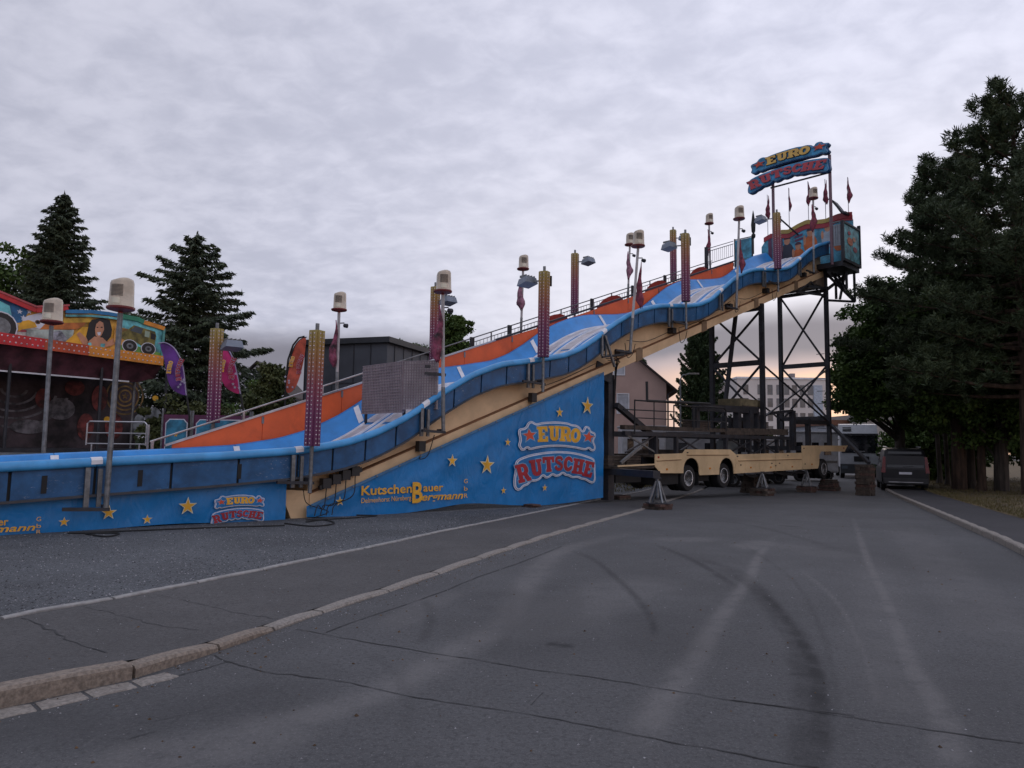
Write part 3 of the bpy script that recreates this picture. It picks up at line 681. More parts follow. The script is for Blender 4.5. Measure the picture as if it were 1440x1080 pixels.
for (a, b) in (((27.9, -.3, 9.6), (29.2, .3, 10.6)), ((27.9, -2.7, 9.6), (29.2, -3.6, 10.6)), ((29.2, .6, 10.6), (29.2, .6, 9.1)), ((29.2, .6, 9.1), (27.9, -.3, 10.5)), ((29.2, .6, 9.1), (27.9, -.3, 9.1)), ((28.4, 0, 10.5), (28.4, 0, 9.2)), ((28.8, .3, 10.5), (28.6, .1, 9.2)), ((28.1, -.1, 10.5), (29.2, .5, 9.3)), ((27.9, -.3, 10.6), (27.9, -.3, 9.1)), ((28.2, .6, 10.5), (28.2, .6, 9.6)), ((29.2, -.2, 10.6), (28.2, .6, 9.5))):
    MB(S).bar(a, b, .10 if a[0] > 28 else .13).build('strut', steel_d, slide)
# junction boxes and cables on the girder
jb = mat('black junction box', (.02, .02, .022), .5)
b0 = MB(S)
for i in range(4): b0.box(.35+i*.24, .55+i*.24, -.30, -.12, bz(.4+i*.24)+.34, bz(.4+i*.24)+.56)
b0.bar((.3, -.2, bz(.4)+.35), (1.35, -.2, bz(1.3)+.42), .1); b0.build('socket_bank', jb, slide)
for t in (3.05, 7.0): MB(S).box(t-.1, t+.1, -.30, -.14, bz(t)+.2, bz(t)+.46).build('junction_box', jb, slide)
for t in (11.2, 14.3, 18.4, 21.6, 25.4): MB(S).box(t-.12, t+.1, -.44, -.2, bz(t)+.42, bz(t)+.62).build('junction_box', jb, slide)
def cable(pts, r=.012, parent=slide, m=black, name='cable', fr=S): return MB(fr).tube([tuple(p) for p in catmull(np.array(pts), 6)], r, 5).build(name, m, parent)
for i in range(4):
    t = .42+i*.24; cable([(t, -.1, bz(t)+.34), (t-.08, -.05, bz(t)-.2+.1), (t-.25-.1*i, .0, .25), (t-.35-.1*i, .05, .04)])
cable([(-.2, .02, .6), (-.05, -.05, .3), (.5, -.12, .1), (.1, 0, .0)], .01)
cable([(3.3, 0, 1.85), (3.15, -.05, 1.35), (2.95, -.1, 1.25), (3.05, -.2, 1.35)])
for a, b, d in ((11.3, 14.2, .5), (14.4, 18.3, .5), (18.5, 21.6, .5), (7.2, 9.8, .25)):
    cable([(a, -.1, zl(a)-.75), ((a+b)/2, -.32, (zl(a)+zl(b))/2-.75-d*.45), (b, -.2, zl(b)-.8)], .012)
for t in (11.2, 14.4, 18.4, 21.7): cable([(t, -.1, zl(t)-.8), (t+.2, -.15, zl(t)-1.25), (t+.55, -.2, zl(t)-1.1), (t+.7, -.2, zl(t)-.75)], .012)
# wiring bundle round the front support
for i in range(4): cable([(10.0+.1*i, -.1, 4.55-.05*i), (10.6+.06*i, .0, 4.55-.05*i), (10.95+.03*i, -.3, 4.25), (11.0+.02*i, -.38, 3.5), (10.98, -.40, 2.2-.1*i)], .013)
MB(S).bar((10.0, .02, 5.15), (10.5, .02, 4.2), .07).build('joint_bracket', steel_g, slide)
MB(S).bar((9.9, .0, 4.45), (11.3, .05, 4.72), .08, .06).build('joint_bracket', steel_d, slide)
# ================================================================ lettering
def shape(mb, rings, fn, th=0.0):
    tri = tessellate_polygon([[Vector((p[0], p[1], 0)) for p in r] for r in rings])
    pts = [p for r in rings for p in r]; n = len(pts); b = len(mb.v)
    mb.v += [mb.P(fn(u, v, 0)) for u, v in pts]
    if not th: mb.f += [tuple(b+i for i in t) for t in tri]; return mb
    mb.v += [mb.P(fn(u, v, th)) for u, v in pts]
    mb.f += [tuple(b+i for i in t) for t in tri]+[tuple(b+n+i for i in t) for t in tri]
    k = 0
    for r in rings:
        m_ = len(r); mb.f += [(b+k+i, b+k+(i+1) % m_, b+n+k+(i+1) % m_, b+n+k+i) for i in range(m_)]; k += m_
    return mb
def off_poly(P, d):
    P = [Vector(p) for p in P]; n = len(P); A = sum(P[i].x*P[(i+1) % n].y-P[(i+1) % n].x*P[i].y for i in range(n)); s_ = 1 if A > 0 else -1; o = []
    for i in range(n):
        a, b, c = P[i-1], P[i], P[(i+1) % n]
        e1, e2 = (b-a), (c-b)
        if e1.length < 1e-6 or e2.length < 1e-6: o.append(tuple(b)); continue
        e1.normalize(); e2.normalize(); n1 = Vector((e1.y, -e1.x)); n2 = Vector((e2.y, -e2.x)); m_ = n1+n2
        if m_.length < .2: m_ = n1*1.0
        else: m_ = m_/m_.length/max(.55, m_.normalized().dot(n1))
        o.append(tuple(b+m_*d*s_))
    return o
def chaikin(P, n=1):
    for _ in range(n):
        Q = []
        for i in range(len(P)):
            a, b = P[i], P[(i+1) % len(P)]
            Q += [(a[0]*.78+b[0]*.22, a[1]*.78+b[1]*.22), (a[0]*.22+b[0]*.78, a[1]*.22+b[1]*.78)]
        P = Q
    return P
def ell(cx, cy, rx, ry, a0=0, a1=360, k=20):
    return [(cx+rx*math.cos(math.radians(a)), cy+ry*math.sin(math.radians(a))) for a in np.linspace(a0, a1, k, endpoint=(a1-a0 < 359))]
def thick(path, w):
    C = catmull(path, 4); L = []; R_ = []
    for i in range(len(C)):
        d = C[min(i+1, len(C)-1)]-C[max(i-1, 0)]; d = d/np.linalg.norm(d); nn = np.array([-d[1], d[0]])
        L.append(tuple(C[i]+nn*w/2)); R_.append(tuple(C[i]-nn*w/2))
    return L+R_[::-1]
GL = {
 'E': [[(0, 0), (9.6, 0), (9.8, 4.1), (7.7, 4.1), (7.2, 2.3), (4.8, 2.3), (4.8, 4.9), (6.9, 4.9), (6.9, 7.1), (4.8, 7.1), (4.8, 9.7), (7.2, 9.7), (7.7, 7.9), (9.8, 7.9), (9.6, 12), (0, 12), (0, 9.9), (1.3, 9.9), (1.3, 2.1), (0, 2.1)]],
 'U': [[(-.2, 12), (-.2, 9.9), (1, 9.9), (1, 4), (1.6, 1.5), (3.4, .1), (6.4, 0), (8.4, 1.4), (9, 4), (9, 9.9), (10.2, 9.9), (10.2, 12), (5.6, 12), (5.6, 9.9), (6.2, 9.9), (6.2, 3.6), (5.3, 2.6), (4.4, 3.6), (4.4, 9.9), (5, 9.9), (5, 12)]],
 'R': [[(0, 0), (5.2, 0), (5.2, 2.1), (4.4, 2.1), (4.4, 4.3), (5.2, 4.3), (7, 0), (10.4, 0), (10.4, 2.1), (9.6, 2.1), (8.4, 4.9), (9.6, 6.4), (9.8, 8.6), (8.8, 11), (6.6, 12), (0, 12), (0, 9.9), (1, 9.9), (1, 2.1), (0, 2.1)], [(4.4, 6.5), (5.8, 6.5), (6.5, 7.3), (6.5, 9), (5.8, 9.8), (4.4, 9.8)]],
 'O': [ell(5, 6, 5.1, 6.15, k=24), ell(5, 6, 1.7, 3.1, k=16)],
 'T': [[(2.6, 0), (7.4, 0), (7.4, 2.1), (6.8, 2.1), (6.8, 9.5), (8, 9.5), (8.3, 7.2), (10.2, 7.2), (10.1, 12), (-.1, 12), (-.2, 7.2), (1.7, 7.2), (2, 9.5), (3.2, 9.5), (3.2, 2.1), (2.6, 2.1)]],
 'H': [[(-.3, 0), (4.9, 0), (4.9, 2.1), (4.2, 2.1), (4.2, 4.9), (5.8, 4.9), (5.8, 2.1), (5.1, 2.1), (5.1, 0), (10.3, 0), (10.3, 2.1), (9.2, 2.1), (9.2, 9.9), (10.3, 9.9), (10.3, 12), (5.2, 12), (5.2, 9.9), (5.8, 9.9), (5.8, 7.1), (4.2, 7.1), (4.2, 9.9), (4.8, 9.9), (4.8, 12), (-.3, 12), (-.3, 9.9), (.8, 9.9), (.8, 2.1), (-.3, 2.1)]],
 'C': [ell(5.2, 6, 5.2, 6.15, 35, 325, 20)+[(9.6, 4.4), (7.9, 4.4)]+ell(5.4, 6, 1.9, 3.2, 310, 50, 10)+[(7.9, 7.6), (9.6, 7.6)]],
 'S': [thick([(8.3, 8.3), (7.3, 10.2), (4.9, 10.7), (2.4, 9.9), (2.0, 7.9), (4.2, 6.5), (6.9, 5.2), (8.0, 3.5), (6.9, 1.6), (4.6, 1.2), (2.3, 2), (1.3, 4.0)], 2.5)]}
def star_poly(cx, cy, r, rot=90, ri=.42):
    return [(cx+(r if i % 2 == 0 else r*ri)*math.cos(math.radians(rot+36*i)), cy+(r if i % 2 == 0 else r*ri)*math.sin(math.radians(rot+36*i))) for i in range(10)]
def place_letter(ch, cx, cy, w, h, rot, grow=0.0):
    out = []
    for k, ring in enumerate(GL[ch]):
        r = off_poly(ring, grow if k == 0 else -grow) if grow else ring
        c, s_ = math.cos(math.radians(rot)), math.sin(math.radians(rot))
        out.append([(cx+((x-5)/10*w)*c-((y-6)/12*h)*s_, cy+((x-5)/10*w)*s_+((y-6)/12*h)*c) for x, y in r])
    return out
def zc(pts): return [((x-715)/410, (710-y)/410) for x, y in pts]
EURO_PLATE = zc([(375, 668), (345, 620), (362, 565), (345, 500), (352, 460), (410, 448), (432, 395), (470, 378), (510, 405), (560, 388), (620, 380), (715, 372), (820, 378), (860, 395), (905, 395), (950, 420), (975, 462), (992, 412), (1022, 402), (1052, 420), (1062, 455), (1112, 470), (1120, 510), (1092, 560), (1120, 620), (1108, 665), (1065, 668), (1040, 640), (1003, 662), (900, 640), (800, 628), (715, 625), (620, 630), (520, 645), (452, 665), (430, 642), (405, 668)])
RUT_PLATE = zc([(350, 745), (450, 705), (580, 680), (715, 668), (860, 675), (980, 700), (1090, 738), (1112, 770), (1115, 880), (1122, 960), (1100, 1005), (1060, 1003), (1000, 965), (960, 962), (925, 940), (865, 945), (830, 922), (795, 918), (770, 893), (745, 918), (700, 928), (670, 905), (640, 935), (600, 940), (580, 912), (550, 952), (500, 968), (472, 962), (440, 1000), (405, 1008), (380, 1040), (345, 1048), (315, 1015), (310, 940), (325, 850), (322, 785)])
EURO_L = [('E', 568, 505, 102, 152, 4), ('U', 680, 494, 106, 150, 1), ('R', 790, 496, 112, 150, -2), ('O', 896, 507, 104, 146, -5)]
RUT_L = [('R', 390, 880, 112, 175, 14), ('U', 512, 832, 112, 160, 9), ('T', 628, 800, 108, 150, 4), ('S', 730, 792, 90, 148, 0), ('C', 822, 798, 94, 148, -4), ('H', 925, 825, 112, 155, -9), ('E', 1035, 855, 106, 165, -14)]
def logo(fr, fn, parent, th=.004, st=.004, plates=True, colors=None, spread=1.0):
    c_eu, c_ru, c_ol = colors or (gold, red_p, light_blue)
    lv = 0
    if plates:
        for nm, P in (('plate', EURO_PLATE), ('plate', RUT_PLATE)):
            P = chaikin(P, 2)
            for i, (d, m_) in enumerate(((0, print_white), (-.018, print_blue), (-.026, print_white), (-.052, print_blue))):
                if plates == 'board' and i in (0,): m_ = mat('dark blue board rim', (.015, .08, .20), .45)
                if plates == 'board' and i == 2: m_ = light_blue
                if plates == 'board' and i == 3: m_ = mat('bright blue board face', (.04, .27, .50), .45, var=.25)
                Q = off_poly(P, d); mb = MB(fr); z0 = lv*st if i == 0 else i*st
                t0 = -(.16 if (plates == 'board' and i == 0) else 0)
                shape(mb, [Q], lambda u, v, dd, z0=z0, t0=t0: fn(u, v, (z0+th) if dd else (z0+t0)), 1).build(nm, m_, parent)
    def put(ch, x, y, w, h, r, m_, g, z, nm):
        cx, cy = (x-715)/410, (710-y)/410
        R_ = place_letter(ch, cx, cy, w/410, h/410, r, g)
        return shape(MB(fr), R_, lambda u, v, dd: fn(u, v, z+th*(1 if dd else 0)), 1).build(nm, m_, parent)
    for k, (ch, x, y, w, h, r) in enumerate(EURO_L):
        put(ch, x, y, w, h, r, c_ol if plates != 'board' else mat('dark letter outline', (.02, .03, .06)), .55, 4*st+.0003*k, 'letter_outline'); put(ch, x, y, w, h, r, c_eu, 0, 5.2*st, 'letter')  # on the board sign these letters get a dark outline
    for k, (ch, x, y, w, h, r) in enumerate(RUT_L):
        put(ch, x, y, w, h, r, c_ol, .6, 4*st+.0003*k, 'letter_outline'); put(ch, x, y, w, h, r, c_ru, 0, 5.2*st, 'letter')
    if plates:
        for x in (447, 1033):
            cx, cy = (x-715)/410, (710-520)/410
            for rr, m_, z in ((.20, c_ol, 4*st), (.15, star_red, 5.2*st)):
                shape(MB(fr), [star_poly(cx, cy-.0, rr, 90+(8 if x < 700 else -8), .45)], lambda u, v, dd, z=z: fn(u, v, z+th*(1 if dd else 0)), 1).build('star', m_, parent)
def gold_star(fr, fn, cx, cy, r, parent, rot=90):
    for rr, m_, z in ((r*1.22, pale_gold, .003), (r*.92, gold, .0052)):
        shape(MB(fr), [star_poly(cx, cy, rr, rot, .40)], lambda u, v, dd, z=z: fn(u, v, z+.002*(1 if dd else 0)), 1).build('star', m_, parent)
_cv = None
def text(fr, fn, s, x, y, h, m_, parent, name='lettering', wid=None, bold=.02, shear=0.0, z=.004, sp=1.0):
    # fn maps (u, v, d); text laid from x with cap height h; width stretched to wid
    cu = bpy.data.curves.new('t', 'FONT'); cu.body = s; cu.size = 1.0; cu.offset = bold; cu.shear = shear; cu.space_character = sp; cu.resolution_u = 3; cu.fill_mode = 'FRONT'
    ob = bpy.data.objects.new('t', cu); COL.objects.link(ob); bpy.context.view_layer.update()
    dg = bpy.context.evaluated_depsgraph_get(); me = bpy.data.meshes.new_from_object(ob.evaluated_get(dg))
    vs = [tuple(v.co[:2]) for v in me.vertices]; fs = [tuple(p.vertices) for p in me.polygons]
    bpy.data.objects.remove(ob); bpy.data.curves.remove(cu); bpy.data.meshes.remove(me)
    xs = [v[0] for v in vs]; W_ = max(xs)-min(xs); cap = .70
    sx = (wid/W_) if wid else h/cap; x0_ = min(xs)
    mb = MB(fr); mb.add([fn(x+(a-x0_)*sx, y+b*h/cap, z) for a, b in vs], fs)
    return mb.build(name, m_, parent)

# ---------------------------------------------------------------- banners
def bump_tarp(parent_name, outline, n0, label):
    pass
def banner(outline_top, outline_bot, t0, t1, n0, label, seed):
    # heavy vinyl skirt: grid sheet with sagging folds
    r = random.Random(seed); na, nb_ = int((t1-t0)/.1), 26; secs = []
    for i in range(na+1):
        t = t0+(t1-t0)*i/na; a, b = outline_bot(t), outline_top(t); ring = []
        for j in range(nb_+1):
            f = j/nb_; z = a+(b-a)*f
            w = .022*math.sin(t*2.1+seed+z*1.3)*(1-f)+.012*math.sin(t*5.3+z*3.1)*(1-f*.5)+.014*math.sin((t-z*1.6)*3.3+seed)*f*(1-f)*4+.03*math.exp(-((t-z*2.4-1.2)*3)**2)*.3
            ring.append((t, n0+w*.7, z))
        secs.append(ring)
    return MB(S).sweep(secs).build('banner_sheet', tarp, None, shade=True)
def smoothf(t, a, b): 
    x = min(1, max(0, (t-a)/(b-a))); return x*x*(3-2*x)
ban = empty('slide_banner', S((5, -.2, 0)), 'large triangular blue tarpaulin banner with stars and EURO RUTSCHE under the slide girder', 'banner')
bot1 = lambda t: gz(S((t, 0, 0)).y)+.04+.10*math.exp(-((t-4.6)/1.2)**2)-.04*math.sin(t*.9)+.14*smoothf(t, 7, 10.2)
top1 = lambda t: bz(t)+.10+.055*t/10
sh = banner(top1, bot1, .02, 10.26, -.22, '', 1); sh.parent = ban; sh.location = sh.location-ban.location
BN = -.168
bf = lambda u, v, d: (u, BN+d, v)
def bp_(px, py): return S.hit(px, py, BN)
MB(S).sweep([[(t, -.19, top1(t)-.05), (t, -.17, top1(t)-.05), (t, -.17, top1(t)+.01), (t, -.19, top1(t)+.01)] for t in trange(.1, 10.2, .5)], closed=True, caps=True).build('hem', mat('pale blue worn hem', (.05, .17, .33), .5, dirt=.5, dcol=(.02, .1, .22)), ban)
for i in range(16):
    t = .5+i*.63; MB(S).box(t-.02, t+.02, -.165, -.15, top1(t)-.035, top1(t)-.005).build('eyelet', steel_g, ban)
for (x, y, r) in ((787, 580, 6.5), (826, 571, 11), (714, 622, 5), (636, 648, 8), (685, 654, 12), (478, 705, 6), (708, 690, 4.5), (766, 686, 4.5)):
    c = bp_(x, y); q = bp_(x, y-r); gold_star(S, bf, c[0], c[1], (q[1]-c[1])*1.0, ban, 90+random.uniform(-4, 4))
a = bp_(722, 640); b = bp_(838, 640); tm = bp_(779, 592); bm_ = bp_(779, 686)
LS = (b[0]-a[0])/2/.99; LV = (tm[1]-bm_[1])/1.62; lc = ((a[0]+b[0])/2, bp_(779, 640)[1])
logo(S, lambda u, v, d: (lc[0]+u*LS, BN+d, lc[1]+v*LV), ban)
tf = lambda u, v, d: (u, BN+d, v)
def tx(s, px0, py0, px1, hpx, m_=gold, par=ban, **k):
    p0 = bp_(px0, py0); p1 = bp_(px1, py0); h = bp_(px0, py0-hpx)[1]-p0[1]; wid = p1[0]-p0[0]
    rise = k.pop('rise', 0.0)
    fn = lambda u, v, d: (u, BN+d, v+rise*(u-p0[0]))
    return text(S, fn, s, p0[0], p0[1], h, m_, par, wid=wid, **k)
tx('Kutschen', 508, 696.5, 579, 13, rise=.012); tx('Delmenhorst Nürnberg', 508, 707.5, 578, 7, bold=.005, rise=.012)
tx('B', 579.5, 706.5, 594, 28, bold=.03); tx('auer', 595, 691, 623, 10.5); tx('ergmann', 593, 704, 651, 10.5, shear=.25)
for s, y in (('G', 679.5), ('b', 690), ('R', 700)): tx(s, 652.5, y, 657.5, 6, bold=.0)
ban2 = empty('slide_banner', S((-3, -.2, 0)), 'low blue tarpaulin banner with stars hanging under the level run-out of the slide', 'banner')
ban2.location = S((-3, -.2, 0))
top2 = lambda t: zl(t)-.50
bot2 = lambda t: gz(S((t, 0, 0)).y)+.015+.02*math.sin(t*1.7)
sh = banner(top2, bot2, -10, -.46, -.22, '', 4); sh.parent = ban2; sh.location = sh.location-ban2.location
for (x, y, r) in ((90, 734, 6), (153, 721, 9), (207, 730.5, 6), (264, 712, 11)):
    c = bp_(x, y); q = bp_(x, y-r); gold_star(S, bf, c[0], c[1], q[1]-c[1], ban2)
a = bp_(297, 715); b = bp_(372, 715); tm = bp_(334, 695); bm_ = bp_(334, 737)
LS2 = (b[0]-a[0])/2/.99; LV2 = (tm[1]-bm_[1])/1.62; lc2 = ((a[0]+b[0])/2, bp_(334, 717)[1])
logo(S, lambda u, v, d: (lc2[0]+u*LS2, BN+d, lc2[1]+v*LV2), ban2)
tx('KutschenBauer', -96, 744, 11, 11, par=ban2); tx('Bergmann', -60, 752, 49, 10, par=ban2, shear=.25)
for s, y in (('G', 733), ('b', 742.5), ('R', 751)): tx(s, 51, y, 57.5, 6, par=ban2, bold=0)

# ---------------------------------------------------------------- sign on top
sg = empty('rooftop_sign', S((26.8, -1.6, 10.8)), 'arched EURO RUTSCHE letter sign with red stars on two tall poles above the platform', 'sign')
SGW, SGV = 2.17/.99, 1.62/1.62
sfn = lambda u, v, d: (26.75-d, -1.62+u*SGW, 15.98+v*1.12)
logo(S, sfn, sg, th=.05, st=.03, plates='board', colors=(mat('sign yellow letters', (.74, .48, .12), .5), mat('sign red letters', (.46, .06, .08), .5), mat('sign steel blue outline', (.12, .28, .46), .5)))
pole_m = paint('mauve painted mast', (.16, .09, .12))
for n in (-2.5, .42): MB(S).tube([(26.95, n, 10.6), (26.95, n, 16.1)], .075, 10).build('pole', pole_m, sg)
MB(S).bar((26.95, -2.45, 13.8), (28.5, -1.9, 12.9), .06).build('stay', steel_d, sg)
for z in (15.2, 16.2): MB(S).bar((26.9, -2.6, z), (26.9, .5, z), .07).build('cross_bar', steel_d, sg)

# ---------------------------------------------------------------- lamp posts
def pxmat_grad():
    m = bpy.data.materials.new('light strip gradient paint'); m.use_nodes = True; t = m.node_tree; b = t.nodes['Principled BSDF']
    co_ = N(t, 'ShaderNodeTexCoord').outputs['Object']; sp2 = N(t, 'ShaderNodeSeparateXYZ'); t.links.new(co_, sp2.inputs[0])
    cr = N(t, 'ShaderNodeValToRGB'); t.links.new(M(t, 'DIVIDE', sp2.outputs[2], 2.58), cr.inputs[0])
    e = cr.color_ramp.elements; e[0].position = 0; e[0].color = (.13, .035, .10, 1); e[1].position = 1; e[1].color = (.40, .34, .12, 1)
    for p_, c_ in ((.2, (.19, .05, .12, 1)), (.42, (.28, .08, .11, 1)), (.6, (.36, .15, .08, 1)), (.78, (.36, .23, .07, 1))): x = e.new(p_+.08); x.color = c_
    t.links.new(cr.outputs[0], b.inputs['Base Color']); b.inputs['Roughness'].default_value = .5; return m
grad = pxmat_grad()
bulb_m = mat('unlit cap lamps', (.62, .52, .55), .25, var=.3, scale=9)
def light_column():
    r = empty('light_column', (0, 0, 0))
    for k in range(4):
        a = math.radians(-36+k*90+8); c, s_ = math.cos(a), math.sin(a); mb = MB()
        ax = Vector((c, s_, 0)); ay = Vector((-s_, c, 0))
        for w in (-.052, .052):
            base = [ax*.06+ay*(w-.042), ax*.14+ay*(w-.042), ax*.14+ay*(w+.042), ax*.06+ay*(w+.042)]
            mb.sweep([[(p.x, p.y, z) for p in base] for z in (0, 2.5+.0*w)], closed=True, caps=True)
        mb.build('light_strip', grad, r)
        bb = MB()
        for w in (-.052, .052):
            for i in range(27):
                z = .06+i*.091; ctr = ax*.142+ay*w; rr = .019
                pts = [(ctr.x+ay.x*rr*math.cos(q), ctr.y+ay.y*rr*math.cos(q), z+rr*math.sin(q)) for q in np.linspace(0, 2*math.pi, 6, endpoint=False)]
                tip = ctr+ax*.022; bb.add(pts+[(tip.x, tip.y, z)], [(j, (j+1) % 6, 6) for j in range(6)])
        bb.build('bulbs', bulb_m, r, kind='stuff')
    MB().box(-.075, .075, -.075, .075, .0, 2.5).build('core', paint('dull core post', (.10, .06, .06)), r)
    MB().tube([(0, 0, -1.0), (0, 0, 2.66)], .042, 10).build('post', steel_g, r)
    return r
def lamp_post():
    r = empty('lamp_post', (0, 0, 0))
    MB().lathe([(.02, -.06), (.10, -.05), (.22, -.02), (.235, 0), (.235, .03), (.2, .035)], (0, 0, 0), k=20).build('base_tray', paint('dark red lamp tray', (.16, .02, .02)), r, shade=False)
    MB().lathe([(.028, -.16), (.04, -.14), (.04, -.05)], (0, 0, 0), k=10).build('socket', paint('red lamp socket', (.30, .02, .015)), r)
    sh_ = MB()
    secs = []
    for r_, h in ((.215, .032), (.205, .30), (.20, .46), (.185, .505), (.12, .535), (.03, .545)):
        secs.append([(r_*math.cos(a)*(1 if math.cos(a) > -.75 else .8), r_*math.sin(a), h+.03*math.cos(a)*(h > .4)) for a in np.linspace(0, 2*math.pi, 20, endpoint=False)])
    sh_.sweep(secs, closed=True, caps=True)
    sh = sh_.build('lamp_shade', beige, r, shade=True)
    for side in (0,):
        for i in range(9):
            z = .21+i*.024; m2 = MB()
            m2.sweep([[( .2075*math.cos(a), .2075*math.sin(a), z), (.215*math.cos(a), .215*math.sin(a), z), (.215*math.cos(a), .215*math.sin(a), z+.011), (.2075*math.cos(a), .2075*math.sin(a), z+.011)] for a in np.linspace(-1.9, -.9, 6)], closed=True, caps=True)
            m2.build('vent_slot', beige_d, sh)
    MB().sweep([[(.216*math.cos(a), .216*math.sin(a), .07), (.219*math.cos(a), .219*math.sin(a), .17)] for a in np.linspace(-1.75, -1.1, 5)]).build('inner_glass', mat('pale lamp glass', (.7, .66, .52), .3), sh)
    return r
def spot(r, z):
    MB().bar((.03, 0, z), (.16, 0, z), .03).build('spotlight_arm', steel_d, r)
    MB().lathe([(.03, -.06), (.055, -.05), (.07, .05), (.05, .06)], (.19, 0, z), axis='y', k=10).build('spotlight', steel_d, r)
pl = light_column(); index_kids(pl)
first = [True]
def put_col(t, n, z, label, group, base=1.0, arm=True, rz=0.0):
    c = pl if first[0] else copy_tree(pl); first[0] = False
    c.location = S((t, n, z)); c.rotation_euler = (random.uniform(-.008, .008), random.uniform(-.008, .008), random.uniform(-.07, .07)); tag(c, label, 'light column', 'light columns along the slide')
    return c
near_cols = [(-.1, 1.54), (7.05, 4.16), (14.5, 6.92), (21.8, 9.48)]
far_cols = [(-.3, 2.1), (6.95, 4.45), (14.1, 7.05), (21.3, 9.66)]
ncl = ['light column closest to the camera in front of the orange side screen', 'light column on the near rim, with a floodlight on its left, between the grid screen and the white post', 'light column on the near rim at the third crest, beside another tall one', 'light column in front of the painted top platform']
fcl = ['light column behind the slide between the purple and pink feather flags', 'light column on the far railing partly hidden by a lamp post near the round tree', 'light column on the far railing with a floodlight on its right, alone against the sky', 'light column on the far railing just left of the near one at the third crest']
cols = []
for (t, z), l in zip(near_cols, ncl): cols.append(put_col(t, .14, z, l, 0, rz=.1*t))
for (t, z), l in zip(far_cols, fcl): cols.append(put_col(t, -4.85, z, l, 0, rz=.05*t))
for c, (t, z) in zip(cols[:4], near_cols):
    zb = zl(t)-.62; mb = MB(S); mb.tube([(t, .14, zb), (t, .14, z-.9)], .05, 8); mb.build('lower_post', steel_g, c)
    MB(S).bar((t-.75, .10, zb), (t+.08, .14, zb-.03), .07, .06).build('foot_bar', steel_d, c)
    MB(S).box(t-.05, t+.05, -.05, .14, zb, zb+.08).build('foot_bar', steel_d, c)
flood_m = mat('grey floodlight housing', (.20, .23, .28), .4, .3)
def flood(c, t, n, z, dt, dn):
    a = (t, n, z); b = (t+dt, n+dn, z)
    MB(S).bar(a, b, .04).build('floodlight_arm', steel_g, c)
    e = (t+dt, n+dn, z-.02); mb = MB(S)
    mb.add([(e[0]-.24, e[1]-.2, z-.14), (e[0]+.24, e[1]-.2, z-.14), (e[0]+.24, e[1]+.2, z-.06), (e[0]-.24, e[1]+.2, z-.06), (e[0]-.2, e[1]-.16, z+.06), (e[0]+.2, e[1]-.16, z+.06), (e[0]+.2, e[1]+.16, z+.12), (e[0]-.2, e[1]+.16, z+.12)],
           [(0, 1, 2, 3), (4, 5, 6, 7), (0, 1, 5, 4), (1, 2, 6, 5), (2, 3, 7, 6), (3, 0, 4, 7)])
    f = mb.build('floodlight', flood_m, c)
    for i in range(4): MB(S).box(e[0]-.18+i*.11, e[0]-.16+i*.11, e[1]-.14, e[1]+.14, z+.10, z+.17).build('cooling_fin', steel_g, f)
flood(cols[1], 7.05, .14, 6.4, -.25, -.45); flood(cols[4], -.3, -4.85, 4.15, .25, .4); flood(cols[5], 6.95, -4.85, 6.45, .2, .45); flood(cols[6], 14.1, -4.85, 9.2, .25, .5); flood(cols[7], 21.3, -4.85, 11.75, .2, .5); flood(cols[2], 14.5, .14, 9.0, -.3, -.5); flood(cols[3], 21.8, .14, 11.75, -.3, -.6)
for c, (t, z) in zip(cols[1:4], near_cols[1:]): MB(S).tube([(t+.2, .2, z+2.4), (t+.2, .2, z+2.1)], .04, 6).build('plug', black, c)
for c, (t, z) in zip(cols[4:], far_cols):
    MB(S).tube([(t, -4.85, OT(t)-.6), (t, -4.85, z)], .05, 8).build('lower_post', steel_g, c)
ll = lamp_post(); index_kids(ll)
firstl = [True]
def put_lamp(t, n, z, zb, label, lean=0.0, scale=1.0, white=True, sp_=False, bracket=True):
    c = ll if firstl[0] else copy_tree(ll); firstl[0] = False
    c.location = S((t, n, z)); c.rotation_euler = (random.uniform(-.013, .013), random.uniform(-.013, .013), random.uniform(-.08, .08)); tag(c, label, 'lamp post', 'lamp posts along the slide')
    tb = t-lean; mid = zb+(z-zb)*.28
    P = lambda f: (tb+(t-tb)*f, n, zb+(z-.08-zb)*f)
    if white: 
        MB(S).tube([P(.3), P(1)], .045, 10).build('pole', mat('off white pole', (.42, .40, .40), .5), c); MB(S).tube([P(0), P(.32)], .05, 10).build('pole', steel_g, c)
    else: MB(S).tube([P(0), P(1)], .047, 10).build('pole', steel_g, c)
    if bracket: MB(S).bar((tb-.65, n-.05, zb+.0), (tb+.06, n, zb-.03), .075, .06).build('foot_bar', steel_d, c); MB(S).box(tb-.04, tb+.04, n-.2, n+.03, zb-.02, zb+.05).build('foot_bar', steel_d, c)
    return c
L = []
L.append(put_lamp(-3.97, .14, 3.96, .42, 'lamp post with beige slatted shade nearest the left corner, largest of all', .05, white=False))
L.append(put_lamp(3.35, .14, 5.46, 1.95, 'lamp post with beige shade beside the grid screen on the near rim', -.1))
L.append(put_lamp(11.6, .14, 8.36, 4.75, 'tilted lamp post with a large beige shade on the near rim over the pink house', .42))
L.append(put_lamp(18.45, .14, 10.92, 7.2, 'lamp post with beige shade on the near rim below the closed black parasol', .38))
L.append(put_lamp(25.6, .14, 13.62, 10.0, 'lamp post with beige shade right in front of the painted platform wall', .1))
L.append(put_lamp(-4.08, -4.85, 4.28, 1.2, 'lamp post with beige shade in front of the eagle painting at the far left', .0, white=False, bracket=False))
L.append(put_lamp(3.3, -4.85, 5.63, 2.9, 'lamp post with beige shade in front of the dark grey hall', 0, bracket=False))
